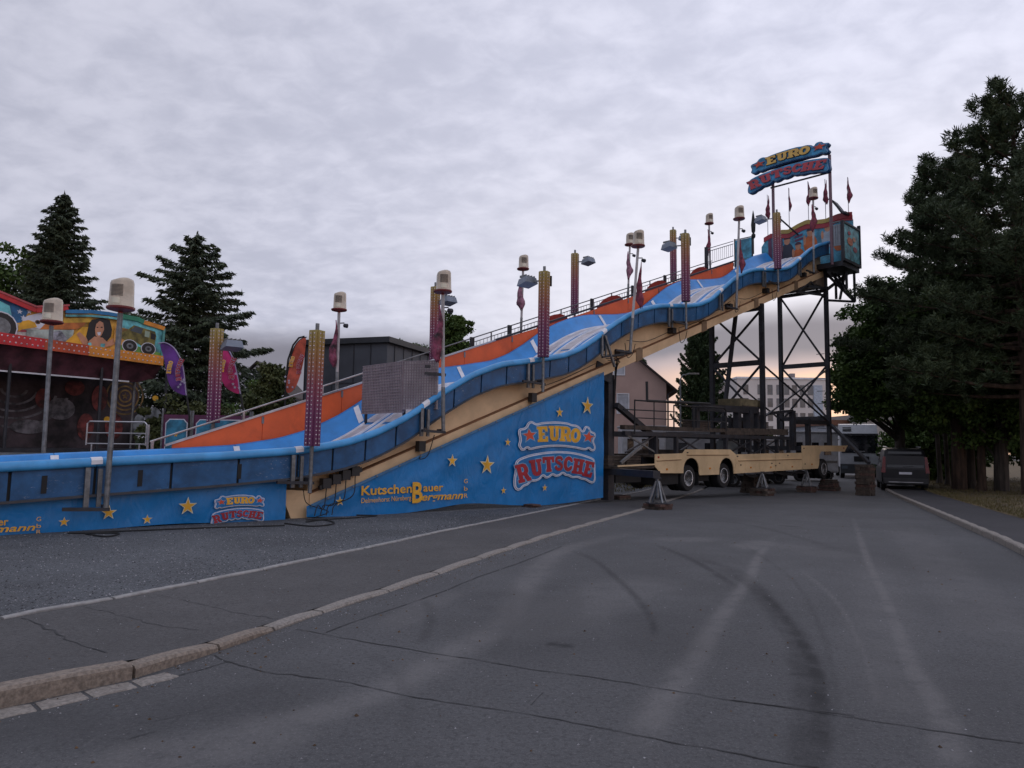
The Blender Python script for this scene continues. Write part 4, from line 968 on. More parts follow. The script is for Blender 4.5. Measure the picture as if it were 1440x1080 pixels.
L.append(put_lamp(11.1, -4.85, 8.34, 5.6, 'lamp post on the far railing above the orange screen, alone against the sky', .1, bracket=False))
L.append(put_lamp(17.82, -4.85, 10.7, 8.1, 'lamp post with beige shade on the far railing, half hidden behind the tilted one', .15, bracket=False))
L.append(put_lamp(24.6, -4.85, 13.25, 10.4, 'lamp post with beige shade on the far railing, topmost of the far row', -.1, bracket=False))
LP = [(-3.97, .14, 3.96), (3.35, .14, 5.46), (11.6, .14, 8.36), (18.45, .14, 10.92), (25.6, .14, 13.62), (-4.08, -4.85, 4.28), (3.3, -4.85, 5.63), (11.1, -4.85, 8.34), (17.82, -4.85, 10.7), (24.6, -4.85, 13.25)]
for i in (1, 2, 3, 4, 6, 7, 8, 9):
    t, n, z = LP[i]; MB(S).bar((t, n, z-.4), (t+.16, n+.05, z-.38), .03).build('spotlight_arm', steel_d, L[i])
    MB(S).lathe([(.03, -.07), (.06, -.05), (.07, .06), (.04, .07)], (t+.2, n+.06, z-.46), axis='x', k=8).build('spotlight', steel_d, L[i])
# furled pennants
def pennant(loc, h, w, label, m_=maroon, pole=0.0, seed=0, group='furled pennants on the slide', tip='top'):
    r = random.Random(seed); e = empty('furled_pennant', loc, label, 'pennant', group)
    secs = []; n = 16; k = 9
    for i in range(n+1):
        f = i/n; z = -h*f
        ww = w*(.10+.90*min(1, f/.72)**1.25)*(1 if f < .82 else 1-(f-.82)*4.2)*(.88+.12*math.cos(f*21+seed))
        secs.append([(loc[0]+ww*.5*math.cos(a)*(1+.35*math.sin(3*a+f*5+seed))+.03*math.sin(f*6+seed), loc[1]+ww*.35*math.sin(a)*(1+.3*math.cos(2*a+f*4)), loc[2]+z-.06*math.sin(a*2+seed)*f) for a in np.linspace(0, 2*math.pi, k, endpoint=False)])
    MB().sweep(secs, closed=True, caps=True).build('cloth', m_, e, shade=True)
    if pole: MB().tube([(loc[0]-.04, loc[1], loc[2]+.04), (loc[0]-.04, loc[1], loc[2]-pole)], .018, 6).build('pole', mat('thin white pole', (.45, .44, .46)), e)
    return e
fl_m = paint('mauve and pink flag cloth', (.24, .055, .10), .8, var=.6, scale=3, dirt=.6, dcol=(.30, .22, .27), dscale=5)
pd = [(1, 1.45, .30, 'hanging beside the post right of the grid screen'), (2, 1.55, .26, 'long and dark, hanging on the tilted lamp post'), (3, 1.35, .24, 'hanging under the lamp below the black parasol'), (4, 1.3, .36, 'wide one hanging before the painted platform wall'), (6, 1.4, .26, 'pale one before the dark grey hall'), (7, 1.25, .30, 'alone against the sky above the orange screen'), (8, 1.25, .30, 'left of the tilted lamp post'), (9, 1.35, .26, 'under the topmost lamp of the far railing')]
for k, (i, h, w, l) in enumerate(pd):
    t, n, z = LP[i]; q = S((t+(.10 if i in (2, 3) else -.12), n+.02, z-.32-(.5 if i == 3 else .2 if i == 2 else 0))); pennant(q, h, w, 'furled pennant '+l, fl_m if i in (1, 6) else maroon_b if i in (7, 8) else maroon, seed=k*1.7)
for k, (px, py0, py1, l) in enumerate(((1080, 275, 308, 'leftmost of the row, beside the left sign mast'), (1110, 265, 297, 'second from the left, thin, behind the platform'), (1137, 256, 289, 'behind the lamp before the painted wall'), (1161, 253, 287, 'beside the right sign mast'), (1193, 250, 285, 'rightmost, above the corner of the platform'))):
    n_, z_ = S.hitd(px, py0, 29.2); _, zb_ = S.hitd(px, py1, 29.2)
    pennant(S((29.2, n_, z_)), z_-zb_, .28 if k != 1 else .16, 'furled pennant '+l, maroon, pole=z_-13.2, seed=k*2.3+1, group='furled pennants over the platform')
# closed black parasol and raised visor on the platform
n_, z_ = S.hitd(1059, 296, 26.2)
ps = empty('parasol', S((26.2, n_, z_-2.2)), 'closed black parasol standing at the left end of the top platform', 'parasol')
q = S((26.2, n_, 0)); MB().lathe([(.01, z_), (.05, z_-.2), (.12, z_-.75), (.10, z_-1.1), (.05, z_-1.22), (.11, z_-1.3), (.10, z_-1.42), (.03, z_-1.5)], (q.x, q.y, 0), k=10).build('canopy', black, ps, shade=True)
MB().tube([(q.x, q.y, z_-2.3), (q.x, q.y, z_-1.4)], .025, 6).build('pole', steel_d, ps)
vs = MB(S); 
P_ = [S.hitd(x, y, 28.3) for x, y in ((1168, 281), (1174, 285), (1180, 292), (1186, 300), (1192, 300))]
for (a, b) in zip(P_[:-1], P_[1:]): vs.bar((28.3, a[0], a[1]), (28.3, b[0], b[1]), .5, .10)
vs.build('awning_arm', steel_d, None, label='dark folded awning arm leaning over the right end of the platform', cat='awning')
# LED screen standing in the chute
led = empty('led_screen', S((3.0, -1.3, 2.2)), 'grey gridded back of a two-part screen standing in the lower chute', 'screen')
grid_m = mat('mauve grey grid mesh panel', (.46, .41, .42), .6, var=.2, scale=2)
gline = mat('dark grid lines', (.29, .235, .25), .6)
LFa = Frame(*S((3.0, -.95, 0))[:2], *(S((3.42, -.04, 0))-S((3.0, -.95, 0)))[:2])
class Turn:
    def __call__(s, p): return LFa((p[1]+.95, (p[0]-3.0), p[2]))
for (n0, n1, z0, z1, FR_) in ((-2.86, -.95, 2.42, 3.75, S), (-.94, .04, 2.50, 3.74, Turn())):
    QQ = (lambda a, b: (a, b)) if FR_ is S else (lambda a, b: (6.02-b, 6.02-a))
    p_ = MB(FR_).box(2.98, 3.04, n0, n1, z0, z1).build('panel', grid_m, led)
    hb = MB(FR_); ks = int((n1-n0)/.075)
    for i in range(ks+1):
        n = n0+.01+(n1-n0-.02)*i/ks; hb.box(*QQ(2.962, 2.976), n-.009, n+.009, z0, z1)
    hb.build('grid_rods', gline, p_, kind='stuff')
    hb = MB(FR_)
    for i in range(18):
        z = z0+.01+(z1-z0-.02)*i/17; hb.box(*QQ(2.948, 2.961), n0, n1, z-.009, z+.009)
    hb.build('grid_rods', gline, p_, kind='stuff')
MB(S).box(2.94, 3.05, -.955, -.935, 2.45, 3.75).build('seam', gline, led)
for n in (-2.8, -1.0): MB(S).box(3.04, 3.1, n-.03, n+.03, 2.0, 3.7).build('stand', steel_d, led)
MB(S).bar((3.0, -.05, 3.38), (3.5, .14, 3.36), .07).build('clamp', steel_d, led); MB(S).bar((3.0, -.05, 3.55), (3.12, .0, 3.55), .07).build('clamp', steel_d, led)
# ================================================================ trailer under the tower
tr = empty('trailer', S((19, -1.2, 0)), 'long cream yellow low-loader trailer jacked up under the slide tower', 'trailer')
def skirt(poly, n=.10): return MB(S).prism(poly, lambda u, v, d: (u, n-d, v), .035)
def arch(c, r, z0, zt): return [(c+r*math.cos(a), z0+(zt-z0)*math.sin(a)**.75 if 0 < a < math.pi else z0) for a in np.linspace(math.pi, 0, 13)]
skirt([(12.62, 1.40), (12.62, .98), (12.95, .76)]+arch(14.85, .52, .74, 1.28)+[(15.4, .65), (16.75, .65)]+arch(17.32, .55, .66, 1.28)+[(17.92, .67), (18.05, 1.41), (17.6, 1.60), (14.5, 1.58), (14.32, 1.44)]).build('side_skirt', cream_t, tr)
skirt([(18.07, 1.41), (17.94, .67), (21.35, .72), (21.35, 1.47)]).build('side_skirt', cream_t, tr)
skirt([(21.38, 1.47), (21.38, .72), (23.9, .76), (23.9, 1.50)]).build('side_skirt', cream_t, tr)
skirt([(23.93, 1.82), (23.93, .76), (25.5, .78)]+[(25.5+.25*math.sin(a), .78+.62*(1-math.cos(a))) for a in np.linspace(.2, math.pi/2, 6)]+[(25.95, 1.57), (28.7, 1.58), (29.1, 1.88)]).build('side_skirt', cream_t, tr)
for a, b, z0, z1 in ((12.7, 14.2, 1.20, 1.24), (14.55, 17.5, 1.40, 1.41), (18.2, 23.85, 1.18, 1.24)): MB(S).bar((a, .105, z0), (b, .105, z1), .04, .035).build('crease_and_shadow', cream_t, tr); MB(S).bar((a, .103, z0-.03), (b, .103, z1-.03), .01, .022).build('crease_and_shadow', brown_l, tr)  # cream rib, with a brown strip below painting its shadow gap
for t, z in ((14.6, 1.47), (18.15, 1.34), (21.0, 1.05), (21.7, 1.05), (21.35, .95), (18.4, 1.0), (22.5, 1.38), (24.1, 1.70), (24.2, 1.0)): MB(S).box(t-.05, t+.05, .10, .112, z-.025, z+.02).build('catch', steel_d, tr)
for a, b, z0, z1 in ((12.62, 24, 1.30, 1.39), (24, 29.1, 1.6, 1.8), (14.4, 17.7, 1.385, 1.56)): MB(S).box(a, b, -2.42, .06, z0, z1).build('deck', wood_d if b < 29 else steel_d, tr)
MB(S).box(10.6, 12.62, -2.4, .06, .93, 1.0).build('deck', wood_d, tr)
MB(S).bar((10.6, .08, 1.02), (12.6, .08, 1.06), .04, .05).build('deck_edge', cream_t, tr)
for n in (-.5, -1.9): MB(S).box(12.6, 26, n-.08, n+.08, .7, 1.3).build('chassis_rail', steel_d, tr)
MB(S).box(12.9, 14.3, -2.3, -.1, .35, .8).build('axle_box', black, tr)
MB(S).box(15.5, 16.7, -2.2, -.3, .4, .75).build('axle_box', black, tr); MB(S).box(11.1, 12.5, -1.4, -.4, .45, .93).build('toolbox', black, tr)
for i, (a, b) in enumerate(((10.7, 11.6), (11.7, 12.5))):
    for k in range(4): MB(S).box(a, b, -1.9, -.4, 1.02+k*.085, 1.09+k*.085).build('plank', wood_d if k % 2 else wood, tr)
chrome = mat('polished wheel rim', (.85, .85, .88), .25, .25, var=.15)
def wheel(fr, c, r, w, parent, m_r=chrome, ax='y', k=22, cap=None):
    wr = MB(fr).lathe([(r*.6, -w/2), (r*.93, -w/2), (r, -w*.38), (r, w*.38), (r*.93, w/2), (r*.6, w/2)], c, axis=ax, k=k).build('wheel', black, parent, shade=False)
    MB(fr).lathe([(r*.1, w*.28), (r*.14, w*.40), (r*.2, w*.42), (r*.24, w*.2), (r*.42, w*.05), (r*.5, w*.42), (r*.585, w*.53), (r*.61, w*.50)], c, axis=ax, k=k).build('rim', m_r, wr, shade=True)
    hb = MB(fr)
    for q in range(8):
        a = q*math.pi/4; p = {'y': (c[0]+r*.3*math.cos(a), c[1]+w*.22, c[2]+r*.3*math.sin(a))}[ax] if ax == 'y' else c
        if ax == 'y': hb.box(p[0]-.02, p[0]+.02, p[1]-.01, p[1]+.025, p[2]-.02, p[2]+.02)
    if ax == 'y': hb.build('wheel_nuts', steel_d, wr, kind='stuff')
    return wr
for t, z in ((14.82, .55), (17.3, .60), (26.45, .75)):
    wheel(S, (t, -.17, z), .47, .34, tr); wheel(S, (t, -.55, z), .47, .28, tr); wheel(S, (t, -2.2, z), .47, .3, tr)
MB(S).tube([(22, -.1, .65), (25.2, -.1, .58)], .05, 6).build('air_pipe', black, tr)
mk = mat('amber side marker lens', (.55, .20, .03), .2); rfl = mat('red reflector', (.40, .02, .02), .2)
for t in (13.3, 16.1, 19.2, 20.9, 22.9, 24.9): MB(S).box(t-.05, t+.05, .10, .118, .86 if t < 24 else .95, .92 if t < 24 else 1.01).build('side_marker', mk, tr)
for t in (12.8, 28.6): MB(S).box(t-.04, t+.04, .10, .115, 1.27 if t < 20 else 1.72, 1.33 if t < 20 else 1.78).build('reflector', rfl, tr)
for t in (15.42, 17.98): MB(S).box(t, t+.02, -.35, .03, .28, .75).build('mudflap', black, tr)
for t in (18.9, 20.1, 22.3): MB(S).box(t-.16, t+.16, .10, .108, .80, 1.12).build('locker_door', cream_t, tr)
for q in range(3): MB(S).tube([tuple(c_) for c_ in catmull(np.array([(18.3+.2*q, .02, .70), (19.6, -.02, .55-.03*q), (21, .0, .68), (22.6, -.02, .52+.03*q), (23.8, .0, .72)]), 5)], .014, 5).build('air_hose', black, tr)
# steel sub-frame and racks standing on the trailer
sf = empty('support_frame', S((17, -.6, 1.4)), 'dark steel racks and railings loaded on the trailer deck below the tower', 'steel frame')
def fbar(a, b, w=.10, h=None, m=steel_d, name='beam'): return MB(S).bar(a, b, w, h).build(name, m, sf)
fbar((11.2, -.15, 2.08), (23.2, -.15, 2.13), .14, .14); fbar((11.2, -.2, 2.28), (17.6, -.2, 2.33), .2, .14, wood_d)
fbar((17.6, -.2, 2.3), (23.0, -.2, 2.4), .2, .26, wood_d); fbar((11.2, -2.3, 2.1), (23.2, -2.3, 2.15), .14, .2)
for t in (13.0, 14.25, 17.7, 19.6, 20.8, 22.0, 23.1): fbar((t, -.15, 1.38), (t, -.15, 2.08), .13, name='post')
for a, b in ((11.3, 13), (14.3, 16), (17.9, 20), (20, 22)):
    fbar((a, -.15, 1.45), (b, -.15, 2.05), .05, name='brace'); fbar((a, -.15, 2.05), (b, -.15, 1.45), .05, steel_d and None, steel_g if a < 14 else steel_d, 'brace')
for (a, z0, b, z1, w) in ((15.9, 3.16, 20.6, 3.26, .26), (15.9, 2.35, 15.9, 3.2, .22), (19.9, 2.0, 19.9, 3.2, .32), (20.6, 1.4, 20.6, 3.2, .2), (19.0, 2.3, 19.0, 3.15, .25), (24.0, 1.6, 24.0, 3.4, .22), (21.8, 3.2, 24.0, 3.4, .12), (25.6, 1.8, 25.6, 3.1, .2), (22.6, 2.5, 22.6, 3.2, .1), (24.2, 2.9, 28, 2.98, .2)):
    fbar((a, -.35, z0), (b, -.35, z1), w, name='beam' if abs(z1-z0) < .3 else 'post')
fbar((21.5, -1.6, 3.3), (22.6, -1.6, 3.1), .1); fbar((22.6, -1.6, 3.1), (24, -.35, 3.4), .1, name='brace')
for i in range(5): fbar((19.5+i*.5, -1.2, 1.5), (19.5+i*.5, -1.2, 3.0-.1*i), .16, name='post')
rt = mat('black tube railing', (.02, .02, .022), .5)
def rtube(pts, r=.028): MB(S).tube(pts, r, 6).build('railing', rt, sf)
rtube([(11.6, .0, 2.05), (11.6, .0, 3.18), (14.4, 0, 3.22)]); rtube([(11.0, .0, 2.85), (14.1, 0, 2.9)], .02); rtube([(13.9, 0, 2.3), (13.9, 0, 3.12), (17.3, 0, 3.2), (17.5, 0, 3.1), (17.5, 0, 2.3)])
rtube([(12.3, 0, 3.2), (12.28, 0, 3.85)], .045); rtube([(12.3, 0, 3.2), (16.3, 0, 3.3)], .045); rtube([(11.6, 0, 2.6), (17.4, 0, 2.66)], .018)
for t in (12.7, 15.2, 16.2): rtube([(t, 0, 2.3), (t, 0, 3.18)], .02)
for k in range(4): MB(S).box(16.3, 17.35, -1.2, -.6, 2.42+k*.075, 2.48+k*.075).build('plank', wood, sf)
for k in range(6): MB(S).box(20.5+k*.02, 22.6, -1.6, -.8, 2.55+k*.05, 2.59+k*.05).build('plank', wood_d, sf)
MB(S).box(18.3, 19.1, -.9, -.4, 1.42, 1.95).build('cabinet', mat('grey steel cabinet', (.13, .15, .16), .5), sf)
cr = MB(S).box(19.5, 21.3, -1.5, -.5, 3.36, 3.72).build('crate', mat('olive brown crate', (.15, .125, .07), .8, var=.3), None, label='olive brown crate lying on the dark racks in front of the white building', cat='crate')
MB(S).box(19.7, 21.2, -.495, -.48, 3.40, 3.44).build('batten', wood_d, cr)
# jacks and timber stacks
def block_row(e, x, y, z, w, d, h, k, ang, mats_):
    fr = Frame(x, y, math.cos(ang), math.sin(ang))
    for i in range(k):
        a = -w/2+w*i/k
        MB(fr).box(a+.006, a+w/k-.006, -d/2+random.uniform(-.03, .03), d/2+random.uniform(-.03, .03), z+.003, z+h-.003).build('timber_block', random.choice(mats_), e, bevel=.006)
def stack(x, y, ztop, w, d, h, label, group, mats_, z0=None, wedge=0.0):
    z = gz(y) if z0 is None else z0; e = empty('timber_stack', (x, y, z), label, 'timber stack', group); i = 0
    while z < ztop-.02:
        ang = .75+(math.pi/2)*(i % 2)+random.uniform(-.06, .06); ww = w*(1-wedge*i); dd = d*(1-wedge*i)
        block_row(e, x+random.uniform(-.02, .02), y+random.uniform(-.02, .02), z, ww, dd, h, 3, ang, mats_); z += h; i += 1
    return e, z
def jack(x, y, zb, zt, label):
    e = empty('jack_stand', (x, y, zb), label, 'jack stand', 'jack stands under the trailer')
    for a in (.3, 1.87, 3.44, 5.0):
        MB().bar((x+.27*math.cos(a), y+.27*math.sin(a), zb+.03), (x+.05*math.cos(a), y+.05*math.sin(a), zt-.10), .045).build('leg', steel_g, e)
    MB().box(x-.3, x+.3, y-.3, y+.3, zb, zb+.03).build('base_plate', steel_d, e)
    MB().tube([(x, y, zb+.15), (x, y, zt)], .04, 8).build('spindle', steel_g, e)
    MB().box(x-.09, x+.09, y-.09, y+.09, zt-.03, zt).build('head', steel_d, e); return e
JW = [wood, wood_r, wood_r, wood_d]; G2 = 'timber stacks under the ride'
_, z = stack(4.19, 20.42, gz(20.4)+.15, .62, .6, .08, 'flat stack of reddish timbers under the nearest jack stand', G2, JW); jack(4.19, 20.42, z, .77, 'nearest jack stand, under the dark outrigger beam by the left kerb')
_, z = stack(10.3, 29.35, gz(29)+.24, .8, .7, .10, 'wide stack of reddish timbers under the middle jack stand', G2, JW); jack(10.3, 29.35, z, .72, 'middle jack stand between the trailer wheels')
_, z = stack(13.45, 32.6, gz(32)+.22, .7, .65, .09, 'stack of timbers under the jack stand left of the front wheel', G2, JW); jack(13.45, 32.6, z, .78, 'jack stand at the end of the low skirt, left of the front wheel')
stack(3.75, 24.9, gz(25)+.18, .6, .6, .08, 'small reddish timber stack at the foot of the support leg beside the banner', G2, JW)
stack(15.2, 34.2, gz(34)+.55, .85, .8, .09, 'tapering dark timber stack below the front trailer wheel', G2, [wood_d, wood_r], wedge=.06)
stack(15.25, 30.8, gz(31)+1.25, .62, .6, .12, 'tall square timber stack under the outrigger in front of the parked van', G2, [wood_d, wood_d, wood_r])
stack(10.6, 31.6, gz(31)+.75, .7, .7, .1, 'dark timber stack in the shade behind the middle jack stand', G2, [wood_d], wedge=.04)
stack(0.6, 20.35, gz(20)+.10, .5, .35, .05, 'flat board under the lower edge of the big banner', G2, [wood_r])
for (a, b) in (((10.6, -1.0), .0), ((11.0, -.57), .0)): MB(S).box(a[0]-.1, a[0]+.1, a[1]-.1, a[1]+.1, gz(25)+.1, .95).build('support_leg', steel_d, slide)

# ================================================================ fair pavilion at the left
PV = Frame(-16.1, 22, 2.82, 4.5)
pv = empty('ride_pavilion', PV((2.6, -2, 0)), 'dark fairground ride pavilion with colourful painted fascia and bulb band', 'fairground ride')
def pp(px, py, n=0.0): return PV.hit(px, py, n)
z6 = lambda *p: [pp(x/6, 380+y/6) for x, y in p]
pf = lambda u, v, d: (u, d, v)
BACK = paint('amber mural ground', (.70, .36, .05), var=.35, scale=1.3)
ext = pp(-130, 500)[0]
c_bl = pp(-10, 490); 
fas_top = z6((-300, 100), (0, 205), (290, 325), (540, 340), (760, 345), (950, 370), (1150, 410), (1380, 490))
fas_bot = z6((1355, 735), (700, 655), (0, 570), (-300, 535))
fascia = shape(MB(PV), [fas_top+fas_bot], lambda u, v, d: (u, -.12 if d == 0 else 0, v), 1).build('fascia', BACK, pv)
def pon(poly, m_, name='painted_piece', k=[0]):
    k[0] += 1; o_ = .003+(k[0])*.0022
    return shape(MB(PV), [poly], lambda u, v, d, o_=o_: (u, o_+(.002 if d else 0)-.0, v), 1).build(name, m_, fascia)
sky2 = paint('turquoise mural sky', (.13, .45, .48), var=.5, scale=1.6); navyb = paint('flag blue mural', (.015, .12, .28), var=.3)
pon(z6((-300, 110), (0, 215), (250, 330), (190, 440), (90, 450), (-300, 330)), navyb)
pon(z6((-300, 250), (0, 260), (80, 300), (110, 440), (100, 570), (-300, 530)), sky2)
pon(z6((0, 450), (100, 460), (220, 450), (420, 520), (620, 500), (540, 610), (0, 560)), whp and paint('pale mural', (.48, .45, .42), var=.3))
for y in (500, 548): pon(z6((90, y), (260, y+5), (600, y+16), (590, y+34), (250, y+24), (90, y+16)), red_w)
for (x, y) in ((165, 350), (195, 400), (245, 350)):
    c = pp(x/6, 380+y/6); pon(star_poly(c[0], c[1], .09), print_white)
pon(z6((180, 420), (230, 385), (330, 360), (420, 370), (420, 520), (330, 495), (250, 470)), print_white)          # bird's head
pon(z6((150, 520), (150, 470), (185, 430), (240, 420), (290, 440), (310, 480), (250, 490), (180, 500)), gold)
pon([(pp(315/6, 380+438/6)[0]+.10*math.cos(a)*.8, pp(315/6, 380+438/6)[1]+.07*math.sin(a)) for a in np.linspace(0, 6.28, 12, endpoint=False)], brown_l)
pon([(pp(315/6, 380+438/6)[0]+.045*math.cos(a), pp(315/6, 380+438/6)[1]+.04*math.sin(a)) for a in np.linspace(0, 6.28, 10, endpoint=False)], black)
pon(z6((220, 500), (620, 505), (600, 620), (220, 590)), paint('pale green mural band', (.36, .42, .38), var=.3))
pon(z6((430, 520), (510, 510), (560, 570), (540, 610), (440, 600)), paint('grey mural shape', (.26, .26, .30), var=.5, scale=6))
pon(z6((330, 500), (390, 440), (720, 440), (700, 470), (640, 500)), paint('orange mural beam', (.50, .15, .03), var=.25)); pon(z6((540, 610), (690, 480), (780, 480), (800, 530), (700, 640)), gold)
pon(z6((530, 405), (760, 400), (780, 440), (530, 445)), paint('yellow mural beam', (.60, .36, .04), var=.25))
# woman with dark hair
hair = paint('black mural hair', (.015, .012, .012))
pon(z6((770, 420), (850, 402), (920, 420), (940, 500), (930, 560), (890, 610), (840, 600), (790, 600), (740, 610), (720, 560), (735, 500), (745, 450)), hair)
pon(z6((640, 540), (665, 520), (730, 580), (740, 650), (700, 640)), skin); pon(z6((870, 620), (960, 570), (1000, 600), (930, 640), (870, 650)), skin)
pon(z6((740, 600), (790, 560), (860, 570), (900, 610), (880, 660), (740, 650)), skin)
pon(z6((805, 455), (835, 428), (865, 445), (872, 500), (850, 550), (825, 575), (800, 550), (795, 500)), skin)
pon(z6((812, 525), (845, 522), (840, 548), (822, 552)), print_white); pon(z6((808, 480), (822, 478), (822, 487), (808, 488)), black); pon(z6((842, 478), (858, 478), (858, 487), (842, 487)), black)
pon(z6((735, 615), (760, 610), (770, 655), (735, 650)), sky2); pon(z6((840, 620), (880, 620), (870, 662), (840, 660)), sky2)
# right field with an off-road car
pon(z6((990, 390), (1180, 430), (1370, 500), (1350, 725), (990, 680)), sky2); pon(z6((990, 620), (1060, 620), (1220, 660), (1345, 700), (1350, 730), (990, 685)), paint('grass green mural', (.11, .26, .05), var=.3)); pon(z6((960, 470), (1080, 500), (1060, 620), (990, 640), (950, 600)), paint('warm mural glow', (.50, .25, .06), var=.5))
ol = paint('olive mural car', (.17, .14, .03), var=.4, scale=4)
pon(z6((1000, 530), (1060, 510), (1120, 465), (1300, 520), (1310, 560), (1290, 650), (1200, 650), (1140, 610), (1040, 590), (1000, 560)), ol)
pon(z6((1090, 510), (1130, 475), (1200, 495), (1180, 540)), glass_g); pon(z6((1215, 510), (1255, 520), (1250, 570), (1210, 560)), paint('pale green pane', (.32, .40, .30))); pon(z6((1265, 530), (1305, 545), (1298, 590), (1260, 580)), hair)
for (x, y, r) in ((1085, 640, 1), (1240, 665, 1)):
    c = pp(x/6, 380+y/6)
    for rr, m_ in ((.25, print_white), (.225, hair), (.11, steel_g), (.05, hair)): pon(disc(c[0], c[1], rr*1.15, rr*.95), m_)
c = pp(-2, 380+480/6); 
for rr, m_ in ((.50, print_white), (.46, hair), (.30, steel_g)): pon(disc(c[0], c[1], rr, rr), m_)
def trim(pts_, w, m_, dpt, name='neon_trim'):
    for a, b in zip(pts_[:-1], pts_[1:]): MB(PV).bar((a[0], dpt, a[1]), (b[0], dpt, b[1]), .05, w).build(name, m_, pv)
redt = paint('red neon trim', (.55, .02, .025)); bluet = paint('blue neon trim', (.02, .18, .40)); greent = paint('green neon trim', (.03, .24, .14)); orat = paint('orange neon trim', (.70, .26, .03))
trim(z6((-300, 105), (0, 215), (290, 338), (560, 318)), .17, redt, .10); trim(z6((-300, 75), (0, 190), (290, 310), (570, 298)), .06, paint('pink neon edge', (.45, .08, .09)), .12)
trim(z6((540, 350), (760, 352), (900, 368), (1000, 385)), .12, bluet, .10); trim(z6((540, 385), (760, 387), (900, 400), (1000, 415)), .07, sky2, .10)
trim(z6((1000, 388), (1150, 415), (1200, 440)), .16, greent, .10); trim(z6((1200, 440), (1375, 495)), .15, orat, .10)
trim(z6((1372, 495), (1352, 735)), .08, paint('teal edge', (.08, .30, .28)), .10)
ba, bb_ = pp(-60, 467), pp(226, 507)
def bandz(u): return ba[1]+(bb_[1]-ba[1])*(u-ba[0])/(bb_[0]-ba[0])
mid_ = (ba[0]*.42+bb_[0]*.58)
u0_, u1_ = ba[0]-1, bb_[0]
for (p, q, m_) in ((u0_, mid_-1.4, redt), (mid_-1.4, mid_, paint('vermilion bulb band', (.48, .07, .02))), (mid_, u1_, orat)):
    MB(PV).prism([(p, bandz(p)-.20), (q, bandz(q)-.20), (q, bandz(q)+.16), (p, bandz(p)+.16)], lambda u, v, d: (u, .10+d*1, v), .08).build('bulb_band', m_, pv)
bl = MB(PV)
for i in range(int((u1_-u0_)/.16)):
    for j in range(2):
        u = u0_+.1+i*.16+(.08 if j else 0); v = bandz(u)-.10+.18*j
        bl.add([(u+.03*math.cos(a), .18, v+.03*math.sin(a)) for a in np.linspace(0, 6.28, 6, endpoint=False)]+[(u, .21, v)], [(k_, (k_+1) % 6, 6) for k_ in range(6)])
bl.build('bulbs', bulb_m, pv, kind='stuff')
val = mat('dark maroon canopy valance', (.075, .022, .032), .7, var=.4, scale=2)
a0 = pp(-60, 515); a1 = pp(200, 537)
MB(PV).sweep([[(u, .05, bandz(u)-.18), (u, -.1, bandz(u)-.4), (u, -.35, v), (u, -.42, v)] for u, v in ((a0[0]-1, a0[1]), (a1[0], a1[1]), (u1_+.0, a1[1]+.2))]).build('valance', val, pv)
MB(PV).bar((a0[0]-1, -.34, a0[1]), (a1[0]-.3, -.34, a1[1]), .03, .05).build('valance_trim', white_p, pv)
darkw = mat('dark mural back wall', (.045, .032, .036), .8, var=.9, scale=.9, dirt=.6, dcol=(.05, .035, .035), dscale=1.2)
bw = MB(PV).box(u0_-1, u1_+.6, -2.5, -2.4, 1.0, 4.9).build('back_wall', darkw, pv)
MB(PV).box(u0_-1, u1_+.5, -2.4, .1, 1.0, 1.3).build('floor', steel_d, pv); MB(PV).box(u0_-1, u1_, -2.4, -.1, 4.7, 4.8).build('roof', steel_d, pv); MB(PV).box(u0_-1, u1_+.3, -2.3, .05, -.2, 1.0).build('base', black, pv)
def bwp(px, py): return PV.hit(px, py, -2.39)
kd = [0]
def bon(poly, m_, th=.004):
    kd[0] += 1; o_ = .003+kd[0]*.0015
    return shape(MB(PV), [poly], lambda u, v, d, o_=o_: (u, -2.4+o_+(.004 if d else 0), v), 1).build('painted_piece', m_, bw)
def ring(c, r, w, m_, a0=0, a1=6.283, sx=1.0):
    A = np.linspace(a0, a1, 28); bon([(c[0]+r*sx*math.cos(a), c[1]+r*math.sin(a)) for a in A]+[(c[0]+(r-w)*sx*math.cos(a), c[1]+(r-w)*math.sin(a)) for a in A[::-1]], m_)
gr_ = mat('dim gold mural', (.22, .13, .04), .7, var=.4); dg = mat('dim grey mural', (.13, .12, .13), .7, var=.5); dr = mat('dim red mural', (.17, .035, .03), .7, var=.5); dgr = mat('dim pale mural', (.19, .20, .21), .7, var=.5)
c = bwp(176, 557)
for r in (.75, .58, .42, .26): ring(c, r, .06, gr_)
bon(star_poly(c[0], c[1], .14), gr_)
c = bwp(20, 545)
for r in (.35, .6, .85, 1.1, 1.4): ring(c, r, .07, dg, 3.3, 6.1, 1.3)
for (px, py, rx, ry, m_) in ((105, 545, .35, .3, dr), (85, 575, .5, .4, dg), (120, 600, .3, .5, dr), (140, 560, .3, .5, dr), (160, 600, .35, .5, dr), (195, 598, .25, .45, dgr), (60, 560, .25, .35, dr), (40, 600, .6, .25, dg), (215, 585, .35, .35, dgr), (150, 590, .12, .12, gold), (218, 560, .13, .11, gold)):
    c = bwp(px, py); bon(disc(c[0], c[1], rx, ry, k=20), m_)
for px, n in ((140, -.2), (187, -1.2), (10, -.3), (232, -2.0)):
    c = PV.hit(px, 570, n); MB(PV).tube([(c[0], n, 1.3), (c[0], n, 4.6)], .05, 8).build('post', steel_g if px == 187 else steel_d, pv)
